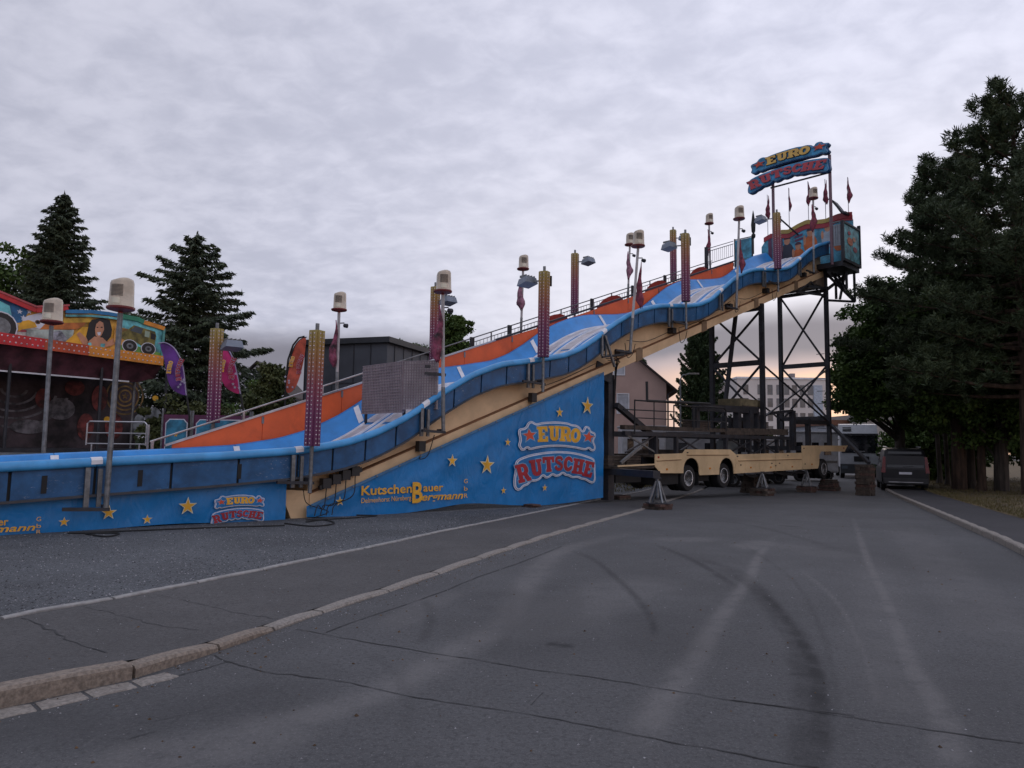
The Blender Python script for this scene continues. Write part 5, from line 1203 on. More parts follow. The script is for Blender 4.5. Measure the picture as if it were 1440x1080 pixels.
# crowd barrier
br = Frame(-11.9, 20.0, 1, .06)
b_ = empty('barrier', br((.9, 0, 1.2)), 'tubular steel barrier in front of the dark ride pavilion', 'barrier')
for z0, z1, x0_, x1_ in ((1.46, 2.12, 0, 1.62),):
    MB(br).tube([(x0_, 0, z0), (x0_, 0, z1-.06), (x0_+.06, 0, z1), (x1_-.06, 0, z1), (x1_, 0, z1-.06), (x1_, 0, z0)], .022, 6).build('frame', alu, b_); MB(br).tube([(x0_, 0, 1.8), (x1_, 0, 1.8)], .018, 6).build('rail', alu, b_); MB(br).tube([(x0_, 0, 1.5), (x1_, 0, 1.5)], .018, 6).build('rail', alu, b_)
MB(br).tube([(1.72, .1, 1.0), (1.72, .1, 2.05)], .03, 6).build('post', alu, b_); MB(br).tube([(.15, .0, 0.0), (.15, .0, 1.5)], .02, 6).build('post', alu, b_); MB(br).tube([(1.45, .0, 0), (1.45, .0, 1.5)], .02, 6).build('post', alu, b_)
MB(br).box(-3.5, 2.2, -1.2, -.6, 1.0, 1.2).build('platform_edge', steel_g, None, label='grey steel platform edge along the front of the dark ride', cat='platform')
# painted fence gates
FG = Frame(-10.75, 22, 1, .02)
pur = paint('purple gate frame', (.11, .02, .07)); gb = paint('blue gate panel', (.03, .20, .33), var=.4, scale=2)
for i, (x0_, x1_, lab) in enumerate(((0, .82, 'short painted fence gate with blue panel beside the dark pavilion'), (.93, 2.65, 'wide painted fence gate with blue panel behind the light column'), (2.75, 4.0, 'painted fence gate with blue panel mostly hidden by the stair screen'))):
    e = empty('fence_gate', FG(((x0_+x1_)/2, 0, 0)), lab, 'gate', 'painted gates behind the slide')
    MB(FG).box(x0_, x1_, -.03, .0, 1.05, 2.42).build('panel', pur, e)
    pn = [(x0_+.10, 1.2), (x1_-.10, 1.2), (x1_-.10, 2.15), (x1_-.2, 2.26), (x0_+.2, 2.26), (x0_+.10, 2.15)]
    MB(FG).prism(off_poly(pn, .03), lambda u, v, d: (u, .001+d, v), .006).build('border', print_white, e); MB(FG).prism(pn, lambda u, v, d: (u, .010+d, v), .006).build('picture', gb, e)
    for a in (x0_-.02, x1_+.02): MB(FG).tube([(a, .02, 0), (a, .02, 2.55)], .03, 6).build('post', steel_g, e)
    MB(FG).prism(star_poly((x0_+x1_)/2, 1.8, .15 if i else .08), lambda u, v, d: (u, .02+d, v), .004).build('painted_star', gold, e)

# ================================================================ feather flags
def feather(poly_px, Yd, m_, label, pole_px, txt_c, txt_rot, s_, flip, pcol=black):
    fr = Frame(0, Yd, 1, 0)
    P = [fr.hit(x, y, 0) for x, y in poly_px]
    e = empty('feather_flag', fr((P[0][0], 0, 0)), label, 'flag', 'feather flags behind the slide')
    poly = chaikin(P, 2)
    cl_ = shape(MB(fr), [poly], lambda u, v, d: (u, -.012+.012*(1 if d else 0)+.03*math.sin(v*4), v), 1).build('sail', m_, e)
    edge = paint('pale flag hem', (.33, .27, .42)) if not flip else black
    pts = [fr.hit(x, y) for x, y in pole_px]
    MB(fr).tube([(p[0], -.02, p[1]) for p in pts]+[(pts[-1][0]+.02, -.02, 0)], .03, 6).build('pole', pcol, e)
    hp = [P[i] for i in range(len(P))]
    MB(fr).tube([(p[0], .0, p[1]) for p in catmull(np.array(hp[:len(hp)//2+1]), 5)], .02, 5).build('hem', edge, e)
    c = fr.hit(*txt_c); a = math.radians(txt_rot)
    fn = lambda u, v, d: (c[0]+(u*math.cos(a)-v*math.sin(a))*s_, .03+d+.03*math.sin((c[1])*4)+.03, c[1]+(u*math.sin(a)+v*math.cos(a))*s_)
    lw = mat('pale text plate', (.45, .42, .52), .6); 
    logo(fr, lambda u, v, d: fn(u, v*1.0, d), e, th=.002, st=.002, plates=False, colors=(gold, red_p, lw))
    for k in range(6):
        f = k/6; b = P[len(P)//2]; x = b[0]+random.uniform(-.15, .15); z = b[1]+.25+random.uniform(-.1, .35)
        shape(MB(fr), [star_poly(x-(.1 if not flip else -.12), z, .05)], lambda u, v, d: (u, .012+.03*math.sin(v*4)+.02, v), 0).build('star', lw, e)
feather([(223, 483), (232, 482), (242, 487), (250, 497), (257, 515), (262, 556), (255, 555), (243, 549), (237, 538), (234, 520), (230, 503)], 21, paint('purple flag cloth', (.13, .035, .24), .7, var=.25), 'purple feather flag with EURO RUTSCHE lettering beside the painted fascia', [(250, 497), (257, 515), (262, 556), (266, 585)], (249, 519), 82, .36, False)
feather([(297, 479), (310, 481), (318, 487), (327, 503), (333, 525), (338, 554), (330, 553), (318, 546), (312, 535), (308, 520), (302, 500)], 20, paint('pink flag cloth', (.48, .025, .14), .7, var=.25), 'bright pink feather flag with EURO RUTSCHE lettering behind a light column', [(318, 487), (327, 503), (333, 525), (338, 554), (343, 585)], (323, 517), 82, .33, False)
feather([(431, 474), (422, 478), (414, 488), (408, 505), (404, 530), (402, 553), (410, 552), (417, 543), (422, 530), (427, 505), (430, 485)], 23, paint('red orange flag cloth', (.48, .09, .05), .7, var=.25), 'red orange feather flag with EURO RUTSCHE lettering before the dark grey hall', [(428, 473), (420, 475), (412, 485), (405, 505), (402, 530), (400, 575)], (418, 511), 78, .34, True)
# ================================================================ buildings
def windows(fr, rects, n, parent, frame_m=white_p, pane_m=glass_d, depth=.12, mull=False, sill=True):
    for (a0, a1, z0, z1) in rects:
        f = MB(fr); w = .07
        for q in ((a0, a0+w, z0, z1), (a1-w, a1, z0, z1), (a0+w, a1-w, z0, z0+w), (a0+w, a1-w, z1-w, z1)): f.box(q[0], q[1], n-.02, n+.05, q[2], q[3])
        if mull: f.box((a0+a1)/2-w/2, (a0+a1)/2+w/2, n-.02, n+.04, z0+w, z1-w)
        f = f.build('window', frame_m, parent)
        MB(fr).box(a0+w*.6, a1-w*.6, n-.015, n+.012, z0+w*.6, z1-w*.6).build('pane', pane_m, f)
# dark grey hall
hl = Frame(-12.3, 41.8, 5.2, -1.8); hallm = mat('dark grey metal cladding', (.075, .082, .10), .55, .2, var=.12, scale=.6, dirt=.3, dcol=(.045, .05, .06), dscale=.5)
hall = empty('hall', hl((2.7, -3, 0)), 'dark grey flat roofed hall behind the lower part of the slide', 'hall')
LH = math.hypot(5.2, 1.8); hz = 7.55
MB(hl).box(0, LH, -6.8, 0, -.3, hz-.2).build('wall', hallm, hall)
MB(hl).box(-.25, LH+.25, -7.0, .25, hz-.2, hz+.12).build('roof', mat('black roof edge', (.025, .028, .034), .5), hall)
for i in range(5): MB(hl).box(LH*i/5+.02, LH*i/5+.07, .0, .03, -.2, hz-.22).build('panel_joint', steel_d, hall)
for i in range(6): MB(hl).box(LH, LH+.03, -1.1*i-.9, -1.1*i-.85, -.2, hz-.22).build('panel_joint', steel_d, hall)
gf = MB(hl).box(1.95, 3.8, .0, .08, 2.8, 5.1).build('gate_frame', steel_d, hall); MB(hl).box(2.05, 3.7, .08, .10, 2.7, 5.0).build('gate_leaf', hallm, gf)
for i in range(5): MB(hl).box(1.6, 3.1, .6, 1.1-.0, 3.9-.35*i, 3.97-.35*i).build('stair_step', steel_g, hall)
MB(hl).box(3.1, 4.4, .9, 1.1, 2.6, 4.6).build('board', paint('dark grey board', (.055, .06, .07)), hall)
for u in (4.5, 4.8): MB(hl).box(u, u+.1, .9, 1.05, 2.6, 4.7).build('board_post', steel_g, hall)
MB(hl).lathe([(.02, -.3), (.2, -.25), (.25, .2), (.1, .3)], (1.0, .5, 6.4), axis='x', k=10).build('satellite_lamp', flood_m, hall)
# pink house
ph = Frame(2, 50, 1, -.12); pinkm = mat('pink rendered wall', (.52, .36, .31), .85, var=.06, scale=.5, dirt=.25, dcol=(.33, .22, .18), dscale=.3)
u_e = ph.hit(937, 560)[0]; ze = ph.hit(937, 540)[1]; pr = ph.hit(893, 500); sl_ = (pr[1]-ph.hit(952, 549)[1])/(ph.hit(952, 549)[0]-pr[0])
ur = pr[0]-2.2; zr_ = pr[1]+2.2*sl_; ul = ur-(u_e-ur)
house = empty('house', ph((ur, -4, 0)), 'pink gabled house with white framed windows seen under the slide girder', 'house')
zl_e = zr_-(u_e-ur)*sl_-.1
MB(ph).prism([(ul, -.5), (u_e, -.5), (u_e, zl_e), (ur, zr_-.12), (ul, zl_e)], lambda u, v, d: (u, -d, v), 9).build('wall', pinkm, house)
MB(ph).box(u_e+.0, u_e+.02, -8.9, -.05, -.4, zl_e-.4).build('side_wall', mat('sandy rendered wall', (.40, .26, .15), .85), house)
roof_m = mat('dark brown roof tiles', (.045, .032, .03), .8, var=.3, scale=5)
for s_ in (1, -1):
    ue = ur+s_*(u_e-ur+.75); zz1 = zr_-(u_e-ur+.75)*sl_
    MB(ph).sweep([[(ur, q, zr_+.02), (ue, q, zz1+.02), (ue, q, zz1-.13), (ur, q, zr_-.13)] for q in (.35, -9.4)], closed=True, caps=True).build('roof', roof_m, house)
gp_ = ph.hit(940, 555); MB(ph).tube([(u_e+.7, .1, zl_e-.45), (u_e+.1, .1, zl_e-.8), (u_e+.1, .1, -.2)], .06, 6).build('drainpipe', steel_d, house)
w1 = ph.hit(867, 553); w2 = ph.hit(885, 582); w3 = ph.hit(862, 505); w4 = ph.hit(879, 528)
windows(ph, [(w1[0], w2[0], w2[1], w1[1]), (w3[0], w4[0], w4[1], w3[1])], .0, house, pane_m=mat('pale roller shutter', (.45, .46, .50), .6))
for fz in (545, 565): 
    a = ph.hit(935, fz)
for q in (-2, -4.4, -6.8): MB(ph).box(u_e+.02, u_e+.05, q-1.0, q, 3.2, 4.5).build('window', glass_d, house)
# white office block far behind
ob_ = Frame(47.7, 150, 1, .0); offw = mat('white rendered facade', (.66, .61, .58), .8, var=.05, scale=.2); offp = mat('pinkish white gable wall', (.58, .51, .49), .8, var=.05, scale=.2)
off = empty('office_building', ob_((9.5, -8, 0)), 'white flat roofed office block with rows of dark windows far behind the tower legs', 'building')
MB(ob_).box(0, 19.4, -15, 0, -2, 16.6).build('wall', offw, off); MB(ob_).box(-.2, 19.6, -15.2, .2, 16.6, 17.0).build('roof', white_p, off)
MB(ob_).box(-4.2, -.0, -16, -9, -2, 17.4).build('wing', offp, off); MB(ob_).box(16.1, 17.9, 0, .3, -1.5, 15.4).build('stair_tower', mat('pale blue glazing', (.38, .44, .52), .4), off)
MB(ob_).box(13.3, 14.3, -6, -5, 17.0, 18.4).build('chimney', mat('grey chimney', (.2, .17, .17), .7), off); MB(ob_).box(-1.5, -1.0, -12, -11.5, 17.4, 18.6).build('chimney', mat('grey chimney', (.2, .17, .17), .7), off)
cols_ = [ob_.hit(x, 560)[0] for x in (1049, 1069, 1083, 1095.5, 1106.5, 1117.5, 1128.5, 1139.5)]
rws = [(ob_.hit(1080, y1)[1], ob_.hit(1080, y0)[1]) for y0, y1 in ((541, 555), (560, 572.5), (580, 592), (599, 611))]
windows(ob_, [(c_-.55, c_+.55, z0, z1) for c_ in cols_ for z0, z1 in rws], .0, off, frame_m=mat('grey window reveal', (.22, .21, .22), .6), pane_m=glass_g)
# low industrial sheds at the street end
for (x0_, y_, w_, h_, dp, rc, wl, lab) in ((40.5, 92, 3.2, 5.6, 10, (.16, .07, .04), (.30, .32, .36), 'low grey shed with a rust brown roof right of the tower leg'), (43.6, 88, 7.5, 6.2, 12, (.25, .24, .23), (.36, .34, .32), 'pale flat roofed shed above the parked white truck')):
    fr = Frame(x0_, y_, 1, 0); e = empty('shed', fr((w_/2, -dp/2, 0)), lab, 'shed')
    MB(fr).box(0, w_, -dp, 0, -1, h_-.7).build('wall', mat('shed wall '+lab[:9], wl, .7), e); MB(fr).box(-.3, w_+.3, -dp-.2, .3, h_-.7, h_).build('roof', mat('shed roof '+lab[:9], rc, .7), e)
    windows(fr, [(.6+i*1.7, 1.6+i*1.7, 1.2, 2.6) for i in range(int(w_/1.8))], .0, e, pane_m=glass_g)
# street lamp behind the trailer
sx = atY(957, 575, 42).x
slm = empty('street_lamp', (sx, 42, -.3), 'slim grey street lamp in front of the tall cypress', 'street lamp')
MB().tube([(sx, 42, -.3), (sx, 42, 5.7), (sx+.15, 42, 5.95), (sx+.6, 42, 6.05)], [.07, .05, .045, .04], 8).build('pole', steel_g, slm); MB().box(sx+.5, sx+1.1, 41.9, 42.1, 6.0, 6.1).build('lamp_head', steel_g, slm)
# ================================================================ vehicles
def carbody(fr, secs, name, m_, e): return MB(fr).sweep(secs, closed=True, caps=True).build(name, m_, e, shade=False, bevel=.03)
dk = mat('dark anthracite car paint', (.010, .010, .013), .34, .1, var=.1)
vx, vy = 18.75, 34.0
VA = Frame(vx, vy, .40, .917)       # a: forward along the street, n: right
van = empty('van', VA((2.2, 0, gz(34))), 'dark people carrier parked on the right kerb with its rear to the camera', 'van')
g0 = gz(34)+.05
def vsec(a, hw, z0, zb, zt, tw): # half width, bottom, belt, top, top half width
    return [(a, -hw*.92, g0+z0), (a, -hw, g0+z0+.15), (a, -hw, g0+zb), (a, -tw, g0+zt-.06), (a, -tw*.85, g0+zt), (a, tw*.85, g0+zt), (a, tw, g0+zt-.06), (a, hw, g0+zb), (a, hw, g0+z0+.15), (a, hw*.92, g0+z0)]
carbody(VA, [vsec(0, .94, .32, .98, 1.0, .90), vsec(.05, 1.0, .30, 1.08, 1.65, .88), vsec(.25, 1.02, .28, 1.10, 1.98, .83), vsec(1.5, 1.03, .28, 1.10, 2.05, .85), vsec(2.6, 1.03, .28, 1.10, 2.0, .82), vsec(3.45, 1.02, .28, 1.08, 1.15, .9), vsec(4.3, .98, .3, .95, 1.0, .85), vsec(4.6, .85, .35, .75, .8, .7)], 'body', dk, van)
MB(VA).add([(-.005, -.78, g0+1.10), (-.005, .78, g0+1.10), (.13, .70, g0+1.86), (.13, -.70, g0+1.86), (.03, -.78, g0+1.10), (.03, .78, g0+1.10), (.2, .70, g0+1.86), (.2, -.70, g0+1.86)], [(0, 1, 2, 3), (4, 7, 6, 5), (0, 4, 5, 1), (1, 5, 6, 2), (2, 6, 7, 3), (3, 7, 4, 0)]).build('rear_window', glass_d, van)
tl = mat('red tail lamp lens', (.16, .008, .008), .2)
for s_ in (-1, 1):
    MB(VA).add([(-.03, s_*.84, g0+.85), (-.03, s_*1.01, g0+.85), (.04, s_*.92, g0+1.62), (.04, s_*.82, g0+1.60), (.15, s_*.84, g0+.85), (.15, s_*1.03, g0+.85), (.2, s_*.93, g0+1.62), (.2, s_*.82, g0+1.6)], [(0, 1, 2, 3), (4, 5, 6, 7), (0, 1, 5, 4), (1, 2, 6, 5), (2, 3, 7, 6), (3, 0, 4, 7)]).build('taillight', tl, van)
    MB(VA).tube([(.6, s_*.72, g0+2.08), (2.4, s_*.74, g0+2.10)], .025, 6).build('roof_rail', alu, van)
    for a in (.9, 3.6): wheel(VA, (a, s_*.88, g0+.30), .33, .24*(1 if s_ > 0 else -1), van, m_r=steel_g)
    MB(VA).add([(q, s_*(hw), g0+z) for q, z, hw in ((.5, 1.16, 1.025), (1.55, 1.16, 1.035), (1.5, 1.72, .885), (.55, 1.70, .88))]+[(q, s_*(hw-.05), g0+z) for q, z, hw in ((.5, 1.16, 1.025), (1.55, 1.16, 1.035), (1.5, 1.72, .885), (.55, 1.70, .88))], [(0, 1, 2, 3), (0, 1, 5, 4), (1, 2, 6, 5), (2, 3, 7, 6), (3, 0, 4, 7)]).build('side_window', glass_d, van)
    MB(VA).add([(q, s_*(hw), g0+z) for q, z, hw in ((1.65, 1.16, 1.035), (2.7, 1.16, 1.03), (2.5, 1.70, .88), (1.62, 1.72, .885))]+[(q, s_*(hw-.05), g0+z) for q, z, hw in ((1.65, 1.16, 1.035), (2.7, 1.16, 1.03), (2.5, 1.70, .88), (1.62, 1.72, .885))], [(0, 1, 2, 3), (0, 1, 5, 4), (1, 2, 6, 5), (2, 3, 7, 6), (3, 0, 4, 7)]).build('side_window', glass_d, van)
MB(VA).box(-.09, .15, -.95, .95, g0+.33, g0+.60).build('bumper', mat('dark bumper plastic', (.03, .03, .034), .6), van, bevel=.03); MB(VA).box(-.105, -.09, -.72, .72, g0+.40, g0+.43).build('bumper_strip', alu, van)
MB(VA).box(-.03, -.01, -.27, .27, g0+.78, g0+.89).build('number_plate', print_white, van); MB(VA).bar((-.02, -.3, g0+.97), (-.02, .3, g0+.97), .02, .03).build('tailgate_handle', steel_d, van)
MB(VA).bar((-.0, -.1, g0+1.13), (.0, .35, g0+1.16), .015, .02).build('rear_wiper', black, van)
# white truck facing the camera
TR = Frame(*[float(c) for c in (24.15, 49.5)], -.36, -.93)    # a: forward (towards camera), n right of it
g1 = gz(49)+.0; truck = empty('truck', TR((-3, 0, g1)), 'white box truck parked facing the camera behind the slide trailer', 'truck')
tw_ = mat('white truck paint', (.40, .42, .45), .4, var=.06)
MB(TR).box(-1.9, 0, -1.22, 1.22, g1+.75, g1+3.0).build('cab', tw_, truck, bevel=.08)
MB(TR).prism([(-1.9, g1+3.0), (-.1, g1+3.0), (-.5, g1+3.75), (-1.9, g1+3.85)], lambda u, v, d: (u, -1.18+d, v), 2.36).build('roof_deflector', tw_, truck)
for i in range(3): MB(TR).box(-.30+.0*i, -.2-.06*i, .45, 1.0, g1+3.3+i*.11, g1+3.35+i*.11).build('roof_vent', black, truck)
MB(TR).box(-.1, .1, -1.2, 1.2, g1+2.98, g1+3.12).build('sun_visor', steel_d, truck)
MB(TR).box(-.02, .03, -1.12, 1.12, g1+1.78, g1+2.95).build('windscreen', glass_d, truck); MB(TR).box(.0, .05, -.35, .35, g1+1.85, g1+1.92).build('badge_strip', alu, truck)
MB(TR).box(.0, .04, -.6, .35, g1+1.2, g1+1.55).build('grille', black, truck); MB(TR).box(-.2, .12, -1.22, 1.22, g1+.35, g1+1.02).build('bumper', mat('dark grey truck bumper', (.04, .045, .05), .5), truck, bevel=.04)
for s_ in (-1, 1):
    MB(TR).box(.10, .14, s_*.95-.18, s_*.95+.18, g1+.68, g1+.88).build('headlight', glass_g, truck); MB(TR).bar((.0, s_*1.25, g1+2.7), (.05, s_*1.5, g1+2.6), .05).build('mirror_arm', black, truck)
    MB(TR).box(.0, .1, s_*1.5-.1, s_*1.5+.1, g1+1.9, g1+2.6).build('mirror', black, truck)
    for a in (-.9, -6): wheel(TR, (a, s_*1.05, g1+.48), .48, .28*s_, truck, m_r=steel_g)
MB(TR).box(-8.5, -2.1, -1.25, 1.25, g1+1.0, g1+3.6).build('box_body', paint('pale grey box body', (.36, .37, .39)), truck)
# light vans and caravans in the yard behind the trailer
def lorry(x, y, dx, dy, ln, h, lab, cat, name, mm, stripe=None):
    fr = Frame(x, y, dx, dy); g = gz(y); e = empty(name, fr((ln/2, -1.1, g)), lab, cat)
    MB(fr).box(0, ln, -2.2, 0, g+.55, g+h).build('body', mm, e, bevel=.1); MB(fr).box(-.05, ln+.05, -2.25, .05, g+h-.02, g+h+.08).build('roof', paint('pale vehicle roof', (.40, .40, .42)), e, bevel=.03)
    for a in (ln*.2, ln*.75): wheel(fr, (a, -.1, g+.36), .36, .22, e, m_r=steel_g)
    for a in (.12, .45, .7): MB(fr).box(ln*a, ln*a+ln*.14, .0, .02, g+h*.55, g+h*.8).build('window', glass_d, e)
    MB(fr).box(.1, ln-.1, .0, .015, g+h*.38, g+h*.43).build('side_stripe', stripe or steel_g, e); MB(fr).box(.3, ln-.3, -2.0, -.1, g+.3, g+.6).build('underbody', black, e); return e
wv = paint('dirty white vehicle panel', (.46, .47, .50)); gv = paint('grey vehicle panel', (.27, .28, .30))
lorry(5.6, 36, 1, -.05, 2.2, 2.95, 'white box van partly hidden by the support leg beside the banner', 'van', 'box_van', wv)
lorry(7.9, 37, 1, -.18, 4.6, 2.75, 'grey low caravan behind the deck rails in front of the pink house', 'caravan', 'caravan', gv)
lorry(17.2, 44, 1, 0, 3.0, 3.0, 'white van seen between the racks and the near tower legs', 'van', 'delivery_van', wv)
lorry(12.5, 40, 1, -.1, 3.2, 2.4, 'pale low van parked behind the racks near the cypress', 'van', 'delivery_van', wv, red_p)

# ================================================================ vegetation
def leafmat(name, a, b, c_, sc=1.2):
    m = bpy.data.materials.new(name); m.use_nodes = True; t = m.node_tree; bs = t.nodes['Principled BSDF']
    co_ = N(t, 'ShaderNodeTexCoord').outputs['Object']
    n_a = noise(t, co_, sc, 4, .6); n_b = noise(t, co_, sc*9, 3, .7)
    q = MIX(t, smooth(t, n_a, .38, .62), a, b); q = MIX(t, M(t, 'MULTIPLY', smooth(t, n_b, .5, .7), .6), q, c_)
    t.links.new(q, bs.inputs['Base Color']); bs.inputs['Roughness'].default_value = .65; bs.inputs['Specular IOR Level'].default_value = .25
    return m
spruce_m = leafmat('spruce needles', (.045, .062, .040), (.070, .092, .052), (.10, .115, .06), .9)
pine_m = leafmat('pine needles', (.040, .060, .030), (.062, .086, .040), (.085, .108, .046))
leaf_m = leafmat('broad leaves', (.042, .078, .018), (.072, .12, .026), (.11, .15, .032), .7)
bush_m = leafmat('bush leaves', (.040, .056, .020), (.075, .085, .028), (.11, .12, .04), 1.1)
thuja_m = leafmat('cypress sprays', (.034, .060, .026), (.058, .090, .034), (.085, .115, .045), 1.5)
bark = mat('grey brown bark', (.055, .045, .038), .95, var=.4, scale=5, bump=.8, bscale=14, streak=True)
bark_p = mat('reddish pine bark', (.075, .048, .034), .95, var=.4, scale=5, bump=.8, bscale=14, streak=True)
def unit(a): return a/np.maximum(np.linalg.norm(a, axis=-1, keepdims=True), 1e-6)
def leafquads(C, Dr, ln, wd, rnd=.5):
    # diamond leaves at C along Dr
    n = len(C); Dr = unit(Dr+rng.normal(0, rnd, (n, 3))); R_ = unit(rng.normal(0, 1, (n, 3))); Wd = unit(np.cross(Dr, R_)); ln = (ln*(.6+.8*rng.random((n, 1)))); wd = wd*(.6+.8*rng.random((n, 1)))
    return np.stack([C-Dr*ln*.5, C+Wd*wd*.5, C+Dr*ln*.5, C-Wd*wd*.5], 1)
def conifer(name, x, y, H, R_, label, m_, nb=210, per=120, z0=.06, droop=.35, dens=1.0, shape_p=.75, seed=0, gaps=0.0, group=None, ln=.30, wd=.085, tipup=.25, lean=0):
    r = np.random.default_rng(seed); g = gz(y); e = empty('spruce' if name == 'spruce' else name, (x, y, g), label, 'tree', group)
    MB().tube([(x, y, g-.2), (x+.03, y, g+H*.5), (x, y, g+H*.98)], [H*.016+.05, H*.009+.03, .015], 8).build('trunk', bark, e)
    Q = []; tb = MB()
    for i in range(nb):
        f = z0+(1-z0)*(i/nb)**.9; h = H*f; L_ = R_*((1-f)**shape_p)*(.72+.5*r.random())+.12
        if r.random() < gaps: L_ *= .55
        a = i*2.399+r.normal(0, .3); up = .25*(f-.25)
        dirv = np.array([math.cos(a), math.sin(a)]); m2 = 7; pts = []
        for k in range(m2+1):
            s_ = k/m2; pts.append([x+dirv[0]*L_*s_, y+dirv[1]*L_*s_, g+h+L_*(up*s_-droop*s_*(1-s_*tipup*2.4)*1.0)])
        pts = np.array(pts)
        if L_ > .8: tb.tube([tuple(p) for p in pts[:6:2]], [.035*L_/2+.01, .02, .008], 4, cap=False)
        n = max(6, int(per*dens*L_/R_*1.1))
        s_ = r.random(n)**.75; idx = s_*m2; i0 = np.minimum(idx.astype(int), m2-1); base = pts[i0]+(pts[i0+1]-pts[i0])*(idx-i0)[:, None]
        side = np.array([-dirv[1], dirv[0], 0]); wdt = L_*.30*(1.05-s_)+.10
        off = r.uniform(-1, 1, n)*wdt; base = base+side*off[:, None]; base[:, 2] -= np.abs(off)*.35+r.random(n)*.22*(1-f*.7)
        d = np.stack([dirv[0]*.7+side[0]*np.sign(off)*.5, dirv[1]*.7+side[1]*np.sign(off)*.5, -.25-.4*r.random(n)], 1)
        Q.append(leafquads(base, d, ln, wd, .35))
    n = 60; c = np.stack([np.full(n, x), np.full(n, y), g+H*(.93+.08*r.random(n))], 1); Q.append(leafquads(c, np.tile([0, 0, 1.], (n, 1)), .3, .07, .5))
    tb.build('branches', bark, e); quads('crown', np.concatenate(Q), m_, e); return e
def ellip_tree(name, x, y, blobs, label, m_, trunk_r=.22, n_cl=260, per=110, cs=.55, ln=.17, wd=.11, bark_=bark, seed=0, group=None, trunk_top=None, cat='tree', limbs=True, shell=.55):
    # blobs: (dx, dy, z, rx, ry, rz)
    r = np.random.default_rng(seed); g = gz(y); e = empty(name, (x, y, g), label, cat, group)
    zt = trunk_top or max(b[2] for b in blobs)
    if trunk_r: MB().tube([(x, y, g-.2), (x+.08, y, g+zt*.3), (x-.05, y, g+zt*.65), (x, y, g+zt)], [trunk_r*1.25, trunk_r, trunk_r*.65, trunk_r*.2], 10).build('trunk', bark_, e)
    vol = np.array([b[3]*b[4]*b[5] for b in blobs])**.67; vol /= vol.sum(); Q = []; tb = MB()
    for bi, b in enumerate(blobs):
        k = max(3, int(n_cl*vol[bi])); u = unit(r.normal(0, 1, (k, 3))); rad = shell+(1.0-shell)*r.random((k, 1))**.6; rad *= 1+.10*r.normal(0, 1, (k, 1))
        c = u*rad*np.array(b[3:6])+np.array([x+b[0], y+b[1], g+b[2]])
        for j in range(k):
            cc = c[j]; s_ = cs*(.6+.7*r.random()); pp_ = r.normal(0, 1, (per, 3)); pp_ = unit(pp_)*(r.random((per, 1))**.45)*s_*np.array([1, 1, .62])
            dd = pp_+np.array([0, 0, -.25*s_]); Q.append(leafquads(cc+pp_, dd, ln, wd, .8))
        if limbs and trunk_r:
            for j in range(min(7, k)):
                cc = c[j]; z1 = g+max(.8, min(zt*.85, (cc[2]-g)*.62)); mid = ((x+cc[0])/2, (y+cc[1])/2, z1*.45+cc[2]*.55)
                tb.tube([(x, y, z1), mid, tuple(cc)], [trunk_r*.4, trunk_r*.22, .02], 5, cap=False)
    if tb.v: tb.build('limbs', bark_, e)
    quads('crown', np.concatenate(Q), m_, e); return e
def pine(x, y, H, label, seed, reach, z_lo=.3, group=None, nb=60, tufts=26, prof=None):
    r = np.random.default_rng(seed); g = gz(y); e = empty('pine_tree', (x, y, g), label, 'tree', group); Q = []; tb = MB()
    MB().tube([(x, y, g-.2), (x+.1, y, g+H*.4), (x-.05, y, g+H*.75), (x, y, g+H*.97)], [.34, .27, .16, .04], 10).build('trunk', bark_p, e)
    for i in range(nb):
        f = z_lo+(1-z_lo)*(i+.5)/nb; h = H*f; a = i*2.399+r.normal(0, .35)
        L_ = reach*(prof(f) if prof else (1-f)**.55)*(.65+.55*r.random())+.3
        rise = .12+.35*f; m2 = 6; d2 = np.array([math.cos(a), math.sin(a)])
        pts = np.array([[x+d2[0]*L_*s_+.1*r.normal()*s_, y+d2[1]*L_*s_, g+h+L_*(rise*s_**1.5-.10*s_)] for s_ in np.linspace(0, 1, m2+1)])
        tb.tube([tuple(p) for p in pts], [.09*L_/4+.015]+[.06*L_/4+.01]*2+[.03]*2+[.015]*2, 5, cap=False)
        nt_ = int(tufts*L_/4)+5
        for _ in range(nt_):
            s_ = .22+.78*r.random()**.7; q = pts[min(m2-1, int(s_*m2))]+(pts[min(m2, int(s_*m2)+1)]-pts[min(m2-1, int(s_*m2))])*((s_*m2) % 1)
            off = r.normal(0, 1, 3)*np.array([.45, .45, .16])*(L_*.28*(1.15-s_)+.18); tip = q+off+np.array([0, 0, .12+.1*r.random()])
            if r.random() < .35: tb.tube([tuple(q), tuple(tip)], [.012, .006], 3, cap=False)
            n = 34; u = r.normal(0, 1, (n, 3)); u[:, 2] = np.abs(u[:, 2])*.8+.15; u = unit(u)
            st = tip+np.array([0, 0, 1.])*r.uniform(-.16, .16, (n, 1))+r.normal(0, .05, (n, 3))
            Q.append(leafquads(st+u*.10, u, .26, .045, .15))
    n = 300; c = np.stack([x+r.normal(0, .12, n), y+r.normal(0, .12, n), g+H*(.93+.09*r.random(n))], 1); Q.append(leafquads(c, np.tile([0, 0, 1.], (n, 1)), .3, .05, .5))
    tb.build('branches', bark_p, e); quads('crown', np.concatenate(Q), pine_m, e); return e
conifer('spruce', -26.0, 40, 16.0, 4.0, 'tall pointed dark spruce at the far left behind the fascia', spruce_m, nb=300, per=330, seed=1, group=None, droop=.30, shape_p=.66, ln=.32, wd=.085)
conifer('spruce', -16.4, 36, 12.5, 5.7, 'broad ragged dark spruce between the fascia and the grey hall', spruce_m, nb=190, per=480, seed=2, droop=.14, shape_p=.62, gaps=.25, ln=.32, wd=.085)
